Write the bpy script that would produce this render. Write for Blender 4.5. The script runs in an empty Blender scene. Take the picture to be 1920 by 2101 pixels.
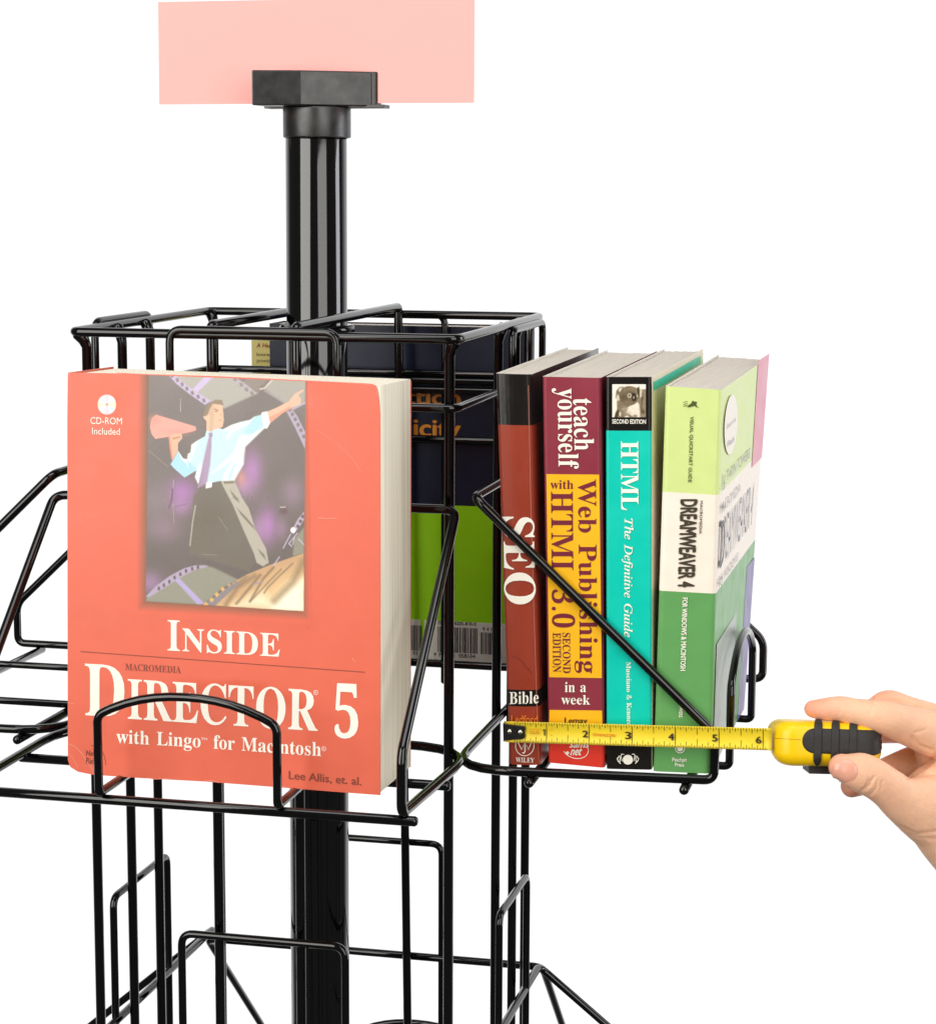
import bpy, bmesh, math, random
import numpy as np
from mathutils import Vector, Matrix
from mathutils.bvhtree import BVHTree

random.seed(7)
scene = bpy.context.scene
COL = scene.collection

# ------------------------------------------------------------------ camera
F_PX = 4536.36756                       # focal length in pixels of the 1920 px wide photograph
CAM = Vector((0.42041237, -1.36650382, 0.08671626))
CR = Vector((0.97314516, 0.23016243, 0.00370792))
CU = Vector((-0.03694227, 0.14025521, 0.98942597))
CF = Vector((-0.22720863, 0.96299207, -0.1449914))
cd = bpy.data.cameras.new('camera')
cam = bpy.data.objects.new('camera', cd)
COL.objects.link(cam)
m = Matrix.Identity(4)
for i in range(3):
    m[i][0], m[i][1], m[i][2], m[i][3] = CR[i], CU[i], -CF[i], CAM[i]
cam.matrix_world = m
cd.sensor_fit = 'HORIZONTAL'
cd.sensor_width = 36.0
cd.lens = 36.0 * F_PX / 1920.0
cd.clip_start, cd.clip_end = 0.05, 50
scene.camera = cam

# ------------------------------------------------------------------ studio light
world = bpy.data.worlds.new('World')
scene.world = world
world.use_nodes = True
wt = world.node_tree
bgn = wt.nodes['Background']
tc = wt.nodes.new('ShaderNodeTexCoord')
dot = wt.nodes.new('ShaderNodeVectorMath'); dot.operation = 'DOT_PRODUCT'
dot.inputs[1].default_value = (CF.x, CF.y, 0.0)
wt.links.new(tc.outputs['Generated'], dot.inputs[0])
ramp = wt.nodes.new('ShaderNodeValToRGB')
ramp.color_ramp.elements[0].position = 0.72
ramp.color_ramp.elements[0].color = (0.08, 0.08, 0.08, 1)
ramp.color_ramp.elements[1].position = 0.88
ramp.color_ramp.elements[1].color = (1, 1, 1, 1)
mad = wt.nodes.new('ShaderNodeMath'); mad.operation = 'MULTIPLY_ADD'
mad.inputs[1].default_value = 0.5; mad.inputs[2].default_value = 0.5
wt.links.new(dot.outputs['Value'], mad.inputs[0])
wt.links.new(mad.outputs[0], ramp.inputs[0])
wt.links.new(ramp.outputs[0], bgn.inputs[0])
bgn.inputs[1].default_value = 1.08

AIM = Vector((0.06, -0.1, -0.1))
def softbox(name, az, el, dist, w, h, radiance, col=(1, 1, 1)):
    """az in degrees to the right of the camera as seen from the rack, el above it"""
    back = Vector((-CF.x, -CF.y, 0)).normalized()
    right = Vector((CR.x, CR.y, 0)).normalized()
    a, e = math.radians(az), math.radians(el)
    d = (back * math.cos(a) + right * math.sin(a)) * math.cos(e) + Vector((0, 0, math.sin(e)))
    ld = bpy.data.lights.new(name, 'AREA')
    ld.shape = 'RECTANGLE'; ld.size = w; ld.size_y = h
    ld.energy = radiance * math.pi * w * h
    ld.color = col
    o = bpy.data.objects.new(name, ld)
    COL.objects.link(o)
    o.location = AIM + d * dist
    o.rotation_euler = d.to_track_quat('Z', 'Y').to_euler()
    return o
softbox('softbox_left', -44, 17, 2.05, 1.35, 1.8, 4.8, (1.0, 0.975, 0.925))
softbox('softbox_right', 27, 16, 2.1, 1.25, 1.75, 3.1, (1.0, 0.98, 0.94))
softbox('softbox_top', -5, 66, 1.7, 1.5, 0.9, 3.2)
softbox('strip_side', 98, 4, 1.6, 0.5, 1.6, 5.2, (0.94, 0.94, 1.0))

scene.view_settings.view_transform = 'Standard'
scene.view_settings.look = 'None'
scene.view_settings.exposure = 0.0
scene.view_settings.gamma = 1.0

# ------------------------------------------------------------------ helpers
def lin(c):
    c = c / 255.0
    return c / 12.92 if c <= 0.04045 else ((c + 0.055) / 1.055) ** 2.4
def rgb(r, g, b):
    return (lin(r), lin(g), lin(b), 1.0)

def mat(name, col, rough=0.5, spec=0.5, noise=0.0, scale=60.0, bump=0.0, bscale=400.0, coat=0.0, coat_rough=0.2, sss=0.0, metal=0.0, attr=None, streak=None):
    mt = bpy.data.materials.new(name)
    mt.use_nodes = True
    nt = mt.node_tree
    b = nt.nodes['Principled BSDF']
    b.inputs['Roughness'].default_value = rough
    b.inputs['Specular IOR Level'].default_value = spec
    b.inputs['Metallic'].default_value = metal
    b.inputs['Coat Weight'].default_value = coat
    b.inputs['Coat Roughness'].default_value = coat_rough
    c = rgb(*col) if col else (1, 1, 1, 1)
    b.inputs['Base Color'].default_value = c
    src = None
    t = nt.nodes.new('ShaderNodeTexCoord')
    if attr:
        a = nt.nodes.new('ShaderNodeAttribute'); a.attribute_name = attr
        src = a.outputs['Color']
    if noise > 0:
        n = nt.nodes.new('ShaderNodeTexNoise')
        n.inputs['Scale'].default_value = scale
        n.inputs['Detail'].default_value = 5
        if streak:
            mp = nt.nodes.new('ShaderNodeMapping'); mp.inputs['Scale'].default_value = streak
            nt.links.new(t.outputs['Object'], mp.inputs[0]); nt.links.new(mp.outputs[0], n.inputs['Vector'])
        else:
            nt.links.new(t.outputs['Object'], n.inputs['Vector'])
        mr = nt.nodes.new('ShaderNodeMapRange')
        mr.inputs['From Min'].default_value = 0.25; mr.inputs['From Max'].default_value = 0.75
        mr.inputs['To Min'].default_value = 1 - noise; mr.inputs['To Max'].default_value = 1 + noise
        nt.links.new(n.outputs['Fac'], mr.inputs['Value'])
        mx = nt.nodes.new('ShaderNodeVectorMath'); mx.operation = 'MULTIPLY'
        if src: nt.links.new(src, mx.inputs[0])
        else: mx.inputs[0].default_value = c[:3]
        nt.links.new(mr.outputs[0], mx.inputs[1])
        src = mx.outputs[0]
        rr = nt.nodes.new('ShaderNodeMapRange')
        rr.inputs['From Min'].default_value = 0.25; rr.inputs['From Max'].default_value = 0.75
        rr.inputs['To Min'].default_value = max(0.02, rough * 0.8); rr.inputs['To Max'].default_value = min(1, rough * 1.25)
        nt.links.new(n.outputs['Fac'], rr.inputs['Value'])
        nt.links.new(rr.outputs[0], b.inputs['Roughness'])
    if src: nt.links.new(src, b.inputs['Base Color'])
    if bump > 0:
        n2 = nt.nodes.new('ShaderNodeTexNoise'); n2.inputs['Scale'].default_value = bscale; n2.inputs['Detail'].default_value = 4
        if streak:
            mp2 = nt.nodes.new('ShaderNodeMapping'); mp2.inputs['Scale'].default_value = streak
            nt.links.new(t.outputs['Object'], mp2.inputs[0]); nt.links.new(mp2.outputs[0], n2.inputs['Vector'])
        else:
            nt.links.new(t.outputs['Object'], n2.inputs['Vector'])
        bp = nt.nodes.new('ShaderNodeBump'); bp.inputs['Strength'].default_value = bump; bp.inputs['Distance'].default_value = 0.001
        nt.links.new(n2.outputs['Fac'], bp.inputs['Height']); nt.links.new(bp.outputs[0], b.inputs['Normal'])
    if sss > 0:
        b.inputs['Subsurface Weight'].default_value = sss
        b.inputs['Subsurface Radius'].default_value = (1.0, 0.35, 0.18)
        b.inputs['Subsurface Scale'].default_value = 0.004
    return mt

def link(name, me, mats=None, parent=None, smooth=False):
    o = bpy.data.objects.new(name, me)
    COL.objects.link(o)
    if mats:
        for k in (mats if isinstance(mats, (list, tuple)) else [mats]):
            me.materials.append(k)
    if parent: o.parent = parent
    if smooth:
        me.polygons.foreach_set('use_smooth', [True] * len(me.polygons))
    return o

def thing(name, label, cat, loc=(0, 0, 0), group=None):
    o = bpy.data.objects.new(name, None)
    COL.objects.link(o)
    o.empty_display_size = 0.02
    o['label'] = label; o['category'] = cat
    if group: o['group'] = group
    return o

class MB:
    """collects vertices and faces for one mesh object"""
    def __init__(s): s.v = []; s.f = []; s.mi = []
    def add(s, vs, fs, mi=0):
        o = len(s.v); s.v += [tuple(v) for v in vs]; s.f += [tuple(i + o for i in f) for f in fs]; s.mi += [mi] * len(fs)
    def build(s, name, mats, parent=None, smooth=False):
        me = bpy.data.meshes.new(name)
        me.from_pydata(s.v, [], s.f)
        me.polygons.foreach_set('material_index', s.mi)
        me.update()
        return link(name, me, mats, parent, smooth)

def fillet(pts, rad, closed=False, n=6):
    pts = [Vector(p) for p in pts]; N = len(pts); out = []
    for i, p in enumerate(pts):
        r = rad[i] if isinstance(rad, (list, tuple)) else rad
        if (not closed and i in (0, N - 1)) or r <= 0:
            out.append(p); continue
        a, b = pts[i - 1], pts[(i + 1) % N]
        ua, ub = (a - p), (b - p)
        t = min(r, ua.length * 0.48, ub.length * 0.48)
        A, B = p + ua.normalized() * t, p + ub.normalized() * t
        for k in range(n + 1):
            s = k / n
            q = A * (1 - s) ** 2 + p * 2 * s * (1 - s) + B * s * s
            out.append(q)
    return out

def tube(mb, pts, r, closed=False, sides=12, fil=0.0, caps=True):
    P = fillet(pts, fil, closed) if fil else [Vector(p) for p in pts]
    N = len(P)
    T = []
    for i in range(N):
        if closed: d = P[(i + 1) % N] - P[i - 1]
        elif i == 0: d = P[1] - P[0]
        elif i == N - 1: d = P[-1] - P[-2]
        else: d = (P[i + 1] - P[i]).normalized() + (P[i] - P[i - 1]).normalized()
        T.append(d.normalized())
    ref = Vector((0, 0, 1)) if abs(T[0].z) < 0.9 else Vector((1, 0, 0))
    nrm = (ref - T[0] * ref.dot(T[0])).normalized()
    rings = []; vs = []
    for i in range(N):
        if i:
            q = T[i - 1].rotation_difference(T[i]); nrm = q @ nrm
            nrm = (nrm - T[i] * nrm.dot(T[i])).normalized()
        bn = T[i].cross(nrm)
        rr = r[i] if isinstance(r, (list, tuple)) else r
        ids = []
        for k in range(sides):
            a = 2 * math.pi * k / sides
            ids.append(len(vs)); vs.append(P[i] + (nrm * math.cos(a) + bn * math.sin(a)) * rr)
        rings.append(ids)
    fs = []
    for i in range(N if closed else N - 1):
        A, B = rings[i], rings[(i + 1) % N]
        off = 0
        if closed and i == N - 1:      # best rotation match
            off = min(range(sides), key=lambda o: sum((vs[A[k]] - vs[B[(k + o) % sides]]).length for k in range(sides)))
        for k in range(sides):
            fs.append((A[k], A[(k + 1) % sides], B[(k + 1 + off) % sides], B[(k + off) % sides]))
    if caps and not closed:
        for e, ids in ((0, rings[0]), (-1, rings[-1])):
            c = len(vs); rr = (r[e] if isinstance(r, (list, tuple)) else r)
            d = -T[0] if e == 0 else T[-1]
            mid = []
            for k in ids:
                mid.append(len(vs)); vs.append(P[e] + (vs[k] - P[e]) * 0.7 + d * rr * 0.45)
            c = len(vs); vs.append(P[e] + d * rr * 0.62)
            for k in range(sides):
                a, b2 = ids[k], ids[(k + 1) % sides]
                fs.append((a, b2, mid[(k + 1) % sides], mid[k])); fs.append((mid[k], mid[(k + 1) % sides], c))
    mb.add(vs, fs)

def fix_normals(o):
    bm = bmesh.new(); bm.from_mesh(o.data)
    bmesh.ops.recalc_face_normals(bm, faces=bm.faces)
    bm.to_mesh(o.data); bm.free()
    return o

def wire(name, pts, r, parent, fil=0.006, closed=False, m=None, sides=12):
    b = MB(); tube(b, pts, r, closed, sides, fil)
    return fix_normals(b.build(name, m or BLACK, parent, True))

def box(mb, lo, hi, mi=0):
    x0, y0, z0 = lo; x1, y1, z1 = hi
    mb.add([(x0, y0, z0), (x1, y0, z0), (x1, y1, z0), (x0, y1, z0), (x0, y0, z1), (x1, y0, z1), (x1, y1, z1), (x0, y1, z1)],
           [(0, 3, 2, 1), (4, 5, 6, 7), (0, 1, 5, 4), (1, 2, 6, 5), (2, 3, 7, 6), (3, 0, 4, 7)], mi)

def bevel(o, w, seg=3):
    md = o.modifiers.new('bevel', 'BEVEL'); md.width = w; md.segments = seg; md.limit_method = 'ANGLE'
    return o

# a point of the photograph (1920 x 2101 pixels) seen on a plane of the real scene
def ray(px, py):
    return CF + CR * ((px - 960) / F_PX) + CU * ((1050.5 - py) / F_PX)
class Plane:
    def __init__(s, p, n): s.p = Vector(p); s.n = Vector(n).normalized()
    def at(s, px, py, lift=0.0):
        d = ray(px, py); t = (s.p - CAM).dot(s.n) / d.dot(s.n)
        return CAM + d * t + s.n * lift
def PX(x): return Plane((x, 0, 0), (1, 0, 0))
def PY(y): return Plane((0, y, 0), (0, -1, 0))

# ---- lettering: serif letter outlines (unit 1/500 em), the sans letters are Blender's own font
GLYPHS = {}
for _l in """b& 246 93,-3 62,1 38,14 23,35 18,62 21,86 32,104 48,119 70,133 50,159 43,174 40,191 44,213 57,230 77,240 102,243 126,240 145,230 156,214 160,192 157,172 147,156 131,142 112,129 177,66 191,90 200,120 230,120 217,80 208,63 196,48 245,0 205,0 176,28 159,15 141,5 119,-1|94,146 111,158 122,168 129,179 131,192 129,203 123,212 113,217 101,219 88,217 78,212 71,203 69,191 71,180 76,169 83,158|94,23 114,25 131,30 157,47 87,115 71,104 59,93 51,80 49,63 52,47 61,34 76,26
b. 90 45,-5 30,1 26,8 24,18 26,29 30,36 45,41 60,36 64,29 66,18 64,8 60,1
b0 188 94,-3 67,1 45,12 30,31 19,55 13,86 11,121 13,155 19,185 30,210 45,228 67,239 94,243 121,239 142,228 157,210 168,185 174,155 176,120 174,85 168,55 157,31 141,12 120,1|94,18 110,25 119,45 123,77 124,120 123,163 119,195 110,215 94,221 79,215 70,195 65,163 63,120 65,77 70,45 79,25
b3 188 82,-3 59,-2 40,2 27,9 17,17 11,27 9,37 12,48 18,56 27,61 38,63 41,44 49,31 63,23 79,20 100,25 108,30 115,40 119,52 121,70 117,87 107,101 91,110 69,113 48,113 48,134 70,134 89,138 102,148 110,164 112,184 111,200 105,212 97,220 85,223 74,221 66,215 58,196 56,171 37,172 24,178 15,187 12,200 17,217 31,231 54,240 86,243 118,240 143,229 159,212 164,188 160,168 149,151 133,137 112,128 140,119 152,111 163,101 170,87 172,69 170,50 165,35 156,22 144,12 115,0
b5 188 82,-3 60,-2 42,3 29,9 20,18 15,27 13,37 15,48 21,55 29,59 40,60 44,42 55,26 65,22 77,20 98,25 106,32 113,42 117,56 119,74 116,96 107,111 92,121 73,124 52,122 36,118 20,124 31,240 158,240 160,179 140,179 138,190 133,199 129,202 122,203 52,203 47,141 63,144 84,146 119,141 146,128 164,105 170,74 168,54 162,37 153,24 141,14 113,1
bA 218 -4,0 -4,9 5,11 12,15 18,24 25,37 103,233 112,233 192,43 199,28 206,17 212,11 222,9 222,0 115,0 115,9 135,13 142,23 140,30 136,41 126,66 52,66 39,35 38,29 37,24 43,13 62,9 64,9 64,0|57,80 121,80 88,160
bB 221 8,0 8,9 22,11 31,16 36,26 37,41 37,184 37,197 35,206 26,216 8,219 8,228 110,228 142,226 166,219 184,209 195,194 198,175 192,151 174,134 143,124 172,115 193,103 205,86 209,66 203,38 186,17 157,4 119,0|91,126 94,126 117,128 132,136 140,150 142,173 140,192 135,206 124,214 108,217 99,216 94,212 92,206 91,195|111,12 129,15 142,25 148,41 150,64 147,88 139,104 123,113 99,116 91,116 91,33 92,23 95,17 101,13
bC 234 128,-5 97,-2 69,10 45,28 28,52 17,81 13,114 17,147 28,175 46,199 69,217 98,229 130,233 155,230 184,220 194,218 204,221 210,233 218,233 218,154 210,154 196,182 178,203 157,217 133,222 111,217 94,204 82,183 74,152 72,113 75,77 83,48 96,28 115,16 139,12 159,14 179,22 198,35 214,53 224,44 198,17 166,0
bD 248 10,0 10,9 23,11 31,15 36,23 37,37 37,187 35,203 30,213 21,218 7,219 7,228 111,228 148,224 178,215 203,198 220,176 231,148 234,114 231,79 221,51 204,28 181,13 151,3 114,0|111,12 140,18 160,37 171,69 175,115 173,151 165,180 152,200 134,213 111,217 101,215 95,212 92,204 91,192 91,36 92,24 95,17 101,13
bE 221 7,0 7,8 22,10 31,15 36,24 38,39 38,184 36,202 31,213 22,218 8,219 8,228 199,228 199,160 192,160 184,186 170,203 148,212 116,215 100,214 93,208 91,194 91,123 97,123 116,126 130,134 138,150 144,173 152,173 152,59 144,59 141,77 137,91 130,100 120,107 108,110 93,111 91,111 91,34 93,23 96,17 103,15 115,14 138,15 157,19 172,27 185,37 196,52 206,72 215,72 201,0
bH 262 8,0 8,9 22,11 31,16 36,25 37,40 37,189 36,203 31,212 22,217 8,219 8,228 121,228 121,219 110,218 102,216 93,208 92,200 91,189 91,125 171,125 171,189 170,200 169,208 160,216 152,218 141,219 141,228 254,228 254,219 239,217 230,212 226,203 225,189 225,40 226,26 231,16 239,11 254,9 254,0 141,0 141,9 155,11 165,15 169,24 171,40 171,110 91,110 91,40 93,25 97,16 106,11 121,9 121,0
bI 130 7,0 7,9 21,11 31,16 36,24 38,38 38,193 36,206 32,214 22,218 7,219 7,228 122,228 122,219 107,218 98,214 93,206 91,193 91,39 94,22 103,13 111,10 123,9 123,0
bK 255 8,0 8,9 23,11 32,16 36,25 38,40 38,189 36,203 31,212 23,217 8,219 8,228 121,228 121,219 110,218 102,216 94,208 92,200 91,189 91,117 161,187 171,199 174,209 167,217 145,219 145,228 243,228 243,219 238,219 218,215 196,202 172,180 135,142 232,23 243,12 260,9 260,0 140,0 140,9 153,9 161,10 165,13 167,17 165,24 158,33 100,107 91,99 91,40 93,25 97,16 106,11 121,9 121,0
bL 213 8,0 8,9 22,11 31,16 36,25 37,40 37,189 36,204 31,212 22,217 8,219 8,228 125,228 125,219 113,219 104,217 98,214 94,208 92,200 91,189 91,41 93,24 100,16 107,14 117,14 139,15 157,20 172,28 185,40 195,56 204,77 214,77 201,0
bM 317 7,0 7,9 21,11 31,16 36,25 38,40 38,191 35,208 26,216 18,218 7,219 7,228 92,228 158,71 225,228 309,228 309,219 295,217 286,212 282,203 280,189 280,43 281,30 282,21 291,12 308,9 308,0 198,0 198,9 216,12 225,22 227,30 227,42 227,199 144,0 135,0 53,194 53,40 54,24 60,15 70,10 85,9 85,0
bN 247 201,-5 53,175 53,39 55,24 59,15 68,11 83,9 83,0 9,0 9,9 27,12 36,21 37,29 38,39 38,194 24,210 18,217 9,219 9,228 78,228 195,84 195,189 195,199 193,207 184,216 176,218 166,219 166,228 240,228 240,219 225,217 217,212 212,203 211,188 211,-5
bO 263 130,-5 106,-3 84,4 64,15 47,29 33,46 22,67 16,89 14,114 16,138 22,161 33,181 47,199 65,213 85,224 108,231 133,233 157,231 179,224 198,213 216,199 230,182 240,162 247,139 249,114 247,89 240,67 230,46 215,29 198,15 177,4 155,-3|132,6 153,10 169,23 181,45 187,75 190,114 186,160 174,194 155,215 130,222 109,217 93,204 82,183 75,153 73,114 77,67 89,34 108,13
bP 209 8,0 8,9 22,11 31,16 36,25 37,40 37,189 36,203 31,212 22,217 8,219 8,228 107,228 144,226 168,220 183,211 195,199 202,184 204,166 199,140 183,120 157,107 121,103 91,103 91,40 93,25 97,16 106,11 121,9 121,0|91,115 101,115 122,118 136,126 144,142 146,165 144,187 138,203 126,212 108,216 100,215 95,212 92,207 91,199
bR 236 8,0 8,9 22,11 31,16 36,25 37,40 37,189 36,203 31,212 22,217 8,219 8,228 108,228 152,224 184,213 202,194 209,167 203,143 186,124 157,112 216,25 226,13 239,9 240,9 240,0 169,0 101,106 91,106 91,40 93,25 97,16 106,11 121,9 121,0|91,117 102,117 124,120 140,129 149,145 152,168 147,194 134,210 112,216 101,214 95,211 92,204 91,193
bS 195 21,-5 21,79 31,79 41,47 56,25 75,12 98,7 115,10 128,18 137,30 139,45 133,65 112,80 81,95 56,110 38,126 28,144 25,166 27,185 34,201 44,215 58,225 74,231 92,233 115,231 141,224 146,223 150,222 157,225 160,233 170,233 170,160 161,160 155,177 147,192 136,205 124,214 111,220 97,222 82,220 70,213 62,203 60,190 62,178 69,168 79,160 94,151 127,136 145,127 159,117 169,106 175,94 180,66 177,46 169,29 157,15 140,4 120,-3 96,-5 79,-4 63,0 49,5 42,6 35,4 31,-5
bT 212 46,0 46,9 61,10 71,15 76,25 78,40 78,217 75,217 51,213 33,202 20,183 14,159 5,159 5,228 205,228 205,158 197,158 191,184 178,202 160,213 134,217 132,217 132,40 133,25 138,15 148,10 164,9 164,0
bW 306 85,-5 16,196 12,207 8,214 1,218 -8,219 -8,228 90,228 90,219 81,218 75,216 71,212 70,205 74,186 111,77 150,176 143,199 139,209 134,215 126,218 115,219 115,228 220,228 220,219 202,216 196,206 199,193 237,83 270,185 273,195 274,203 273,211 269,215 262,218 252,219 252,228 312,228 312,219 303,216 297,211 292,202 287,190 223,-5 214,-5 158,154 95,-5
bY 213 51,0 51,9 65,11 74,16 79,25 80,40 80,89 23,193 15,207 7,215 0,218 -7,219 -7,228 103,228 103,219 98,219 83,216 78,208 82,196 124,113 167,183 172,195 174,204 168,215 149,219 147,219 147,228 220,228 220,219 204,212 191,196 134,102 134,40 135,25 140,16 149,11 164,9 164,0
ba 172 127,-5 108,1 100,17 76,1 48,-4 32,-2 20,6 13,17 10,32 15,52 32,68 59,82 99,95 99,121 98,133 93,141 85,146 74,148 58,145 52,137 53,134 57,128 61,116 60,107 55,101 48,97 39,95 29,97 22,102 18,109 16,118 19,129 25,139 34,147 47,154 63,158 81,159 112,156 132,146 143,129 146,105 146,31 147,24 147,20 152,17 160,21 165,14 147,0|76,17 87,20 99,32 99,85 77,76 64,61 59,42 63,23
bb 180 21,-6 21,194 21,207 18,214 13,218 4,220 4,228 69,228 69,139 88,154 110,159 127,157 142,149 154,138 163,123 169,104 171,83 169,59 161,38 150,20 135,6 117,-2 96,-5 74,0 52,14 27,-6|91,7 106,11 116,25 121,47 123,80 121,107 116,125 106,136 92,140 78,135 72,129 69,121 69,34 72,19 79,10
bc 147 78,-5 60,-2 43,5 29,18 19,34 12,53 10,75 12,98 20,118 32,135 48,148 67,157 87,160 109,157 125,149 135,137 139,123 137,114 133,108 127,103 118,102 103,108 98,125 98,131 99,136 95,145 85,148 69,142 59,124 56,94 59,61 69,38 83,24 102,19 119,23 136,36 142,30 124,11 103,-1
bd 185 70,-5 53,-2 39,5 27,17 17,33 12,52 10,74 12,98 18,119 28,136 41,149 56,157 73,159 94,154 111,140 111,200 110,209 106,215 99,218 88,220 88,228 160,228 160,38 160,27 162,20 167,16 177,14 177,5 147,3 111,-5 111,19 94,1|86,14 93,16 101,21 107,28 111,38 111,121 109,129 103,135 87,140 74,136 65,125 60,105 59,77 60,49 65,29 73,18
be 150 77,-5 59,-2 42,5 29,18 18,34 12,55 10,79 12,101 19,120 30,136 43,149 60,157 79,159 104,154 124,140 137,117 141,87 141,83 58,83 61,56 69,37 82,25 100,21 118,27 135,43 142,36 124,13 102,0|58,96 101,96 101,107 100,126 97,139 90,146 81,148 68,143 61,128 58,102
bf 107 7,0 7,8 20,11 25,17 26,24 26,37 26,138 8,138 8,155 26,155 26,177 30,200 42,218 62,229 87,232 106,230 120,223 129,212 132,200 130,190 126,183 120,179 112,178 104,179 98,183 94,188 92,195 96,210 98,213 99,216 97,220 90,222 81,220 77,215 75,207 74,195 74,155 102,155 102,138 74,138 74,33 75,20 79,13 87,9 100,8 100,0
bg 164 73,-70 44,-68 24,-61 11,-50 7,-37 14,-23 34,-13 17,0 12,15 14,27 21,37 33,46 51,55 29,67 16,84 11,106 13,121 20,134 30,144 44,152 60,157 79,159 98,157 117,152 158,152 158,134 134,134 143,119 146,102 144,88 138,76 129,65 117,58 102,53 86,51 78,52 71,52 56,47 52,42 50,36 55,27 71,25 88,25 111,23 129,20 143,15 151,6 156,-5 158,-18 152,-40 136,-56 110,-67|79,62 89,65 95,73 99,86 100,105 99,125 95,138 89,146 79,148 69,146 62,138 58,125 57,105 58,86 62,73 69,65|80,-58 109,-55 126,-47 132,-33 130,-25 125,-21 116,-18 102,-17 48,-17 40,-26 37,-36 39,-45 47,-52 61,-56
bh 190 9,0 9,8 17,9 22,13 25,19 26,28 26,199 25,208 23,215 18,218 9,220 9,228 74,228 74,133 95,153 122,159 141,156 154,146 162,129 165,106 165,28 166,19 169,13 174,9 182,8 182,0 101,0 101,8 103,8 114,13 118,28 118,108 117,120 115,129 110,134 101,136 87,131 74,118 74,28 75,19 77,13 82,9 90,8 90,0
bi 99 50,181 41,183 32,188 27,196 25,206 27,216 32,224 41,230 50,232 60,230 68,224 74,216 76,206 74,196 68,188 60,183|9,0 9,8 18,10 23,13 25,19 26,28 26,126 25,136 23,142 19,145 10,147 10,155 74,155 74,28 75,19 77,13 82,10 90,8 90,0
bk 179 9,0 9,8 17,10 23,13 25,19 26,28 26,199 26,209 24,215 19,218 10,220 10,228 74,228 74,84 113,124 120,132 122,139 118,145 104,147 103,147 103,155 173,155 173,147 154,142 137,130 111,104 173,17 180,10 188,8 188,0 105,0 105,8 108,8 117,10 120,16 116,25 81,74 74,67 74,28 75,19 77,13 82,10 90,8 90,0
bl 100 9,0 9,8 18,10 23,13 25,19 26,28 26,199 26,208 24,215 19,218 10,220 10,228 74,228 74,28 75,19 77,13 82,10 90,8 90,0
bm 277 9,0 9,8 17,9 22,13 25,19 26,28 26,127 25,136 23,142 18,146 9,147 9,155 73,155 73,132 94,152 119,159 138,156 152,146 160,131 182,152 209,159 228,156 241,146 249,129 252,106 252,28 253,19 255,13 260,9 268,8 268,0 189,0 189,8 197,9 201,13 204,19 205,28 205,108 204,120 202,129 197,134 189,136 175,131 162,119 162,28 163,19 165,13 170,9 178,8 178,0 100,0 100,8 108,9 112,13 115,19 116,28 116,108 115,120 113,129 108,134 100,136 85,131 73,118 73,28 74,19 76,13 81,10 89,8 89,0
bn 190 9,0 9,8 17,9 22,13 25,19 26,28 26,127 25,136 23,142 18,146 9,147 9,155 74,155 74,134 95,153 122,159 141,156 154,146 162,129 165,106 165,28 166,19 169,13 174,9 182,8 182,0 101,0 101,8 103,8 114,13 118,28 118,108 117,120 115,129 110,134 101,136 87,131 74,118 74,28 75,19 77,13 82,9 90,8 90,0
bo 168 84,-5 63,-2 45,6 30,18 19,35 12,55 9,77 12,99 19,119 30,136 45,149 63,157 84,159 105,157 123,149 138,136 149,120 156,100 158,77 156,54 149,34 138,18 123,5 105,-2|84,6 96,9 104,19 107,28 109,41 110,57 110,77 108,114 104,135 96,146 84,149 72,146 64,135 60,114 58,77 59,57 60,41 62,28 64,19 72,9
bp 186 9,-70 9,-62 20,-59 25,-50 26,-43 26,-32 26,122 25,134 23,142 18,145 10,147 10,155 72,155 72,131 90,152 115,160 132,157 146,149 158,137 167,121 173,102 175,80 173,57 167,36 158,19 146,6 131,-2 113,-5 91,0 74,16 74,-29 74,-41 76,-49 83,-59 99,-61 99,-70|98,14 111,18 120,30 125,50 126,77 125,104 121,124 113,135 99,139 85,134 74,118 74,34 84,19
br 144 9,0 9,8 18,10 23,13 25,19 26,28 26,126 25,136 23,143 18,146 10,147 10,155 73,155 73,126 82,140 94,151 105,157 117,159 129,157 138,152 143,144 145,133 143,124 139,117 132,113 124,111 116,112 111,115 103,125 94,130 87,128 81,121 76,110 75,96 75,28 76,18 79,13 87,10 99,8 99,0
bs 144 76,-5 61,-3 43,3 37,4 30,2 26,-4 18,-4 18,53 27,53 33,34 43,19 56,10 70,7 81,9 89,13 94,20 96,29 92,42 78,52 53,65 38,74 27,85 21,97 18,110 22,130 32,145 49,156 71,160 83,158 99,154 103,153 106,152 111,154 115,160 122,160 122,111 114,111 107,127 98,139 87,146 75,148 65,147 58,143 54,137 52,130 58,116 73,106 96,95 111,86 121,76 127,63 129,47 125,26 114,9 97,-2
bt 114 62,-5 44,-2 33,5 26,18 24,36 24,139 10,139 10,150 29,168 44,185 56,199 64,212 72,212 72,155 104,155 104,139 72,139 72,41 75,25 78,21 84,20 95,24 103,37 111,33 99,12 82,-1
bu 187 65,-5 46,-2 33,9 25,25 23,48 23,124 22,134 20,141 15,145 6,147 6,155 71,155 71,37 75,23 81,19 88,18 103,22 114,33 114,124 113,135 110,142 105,146 95,147 95,155 162,155 162,35 163,25 166,19 171,16 180,15 180,6 150,4 114,-5 114,20 105,10 93,2 80,-3
bv 153 71,-5 19,124 11,141 6,145 -1,147 -1,155 82,155 82,147 78,147 68,145 64,138 65,134 92,61 118,126 121,136 116,144 102,147 102,155 152,155 152,147 144,144 139,139 130,122 80,-5
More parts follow.
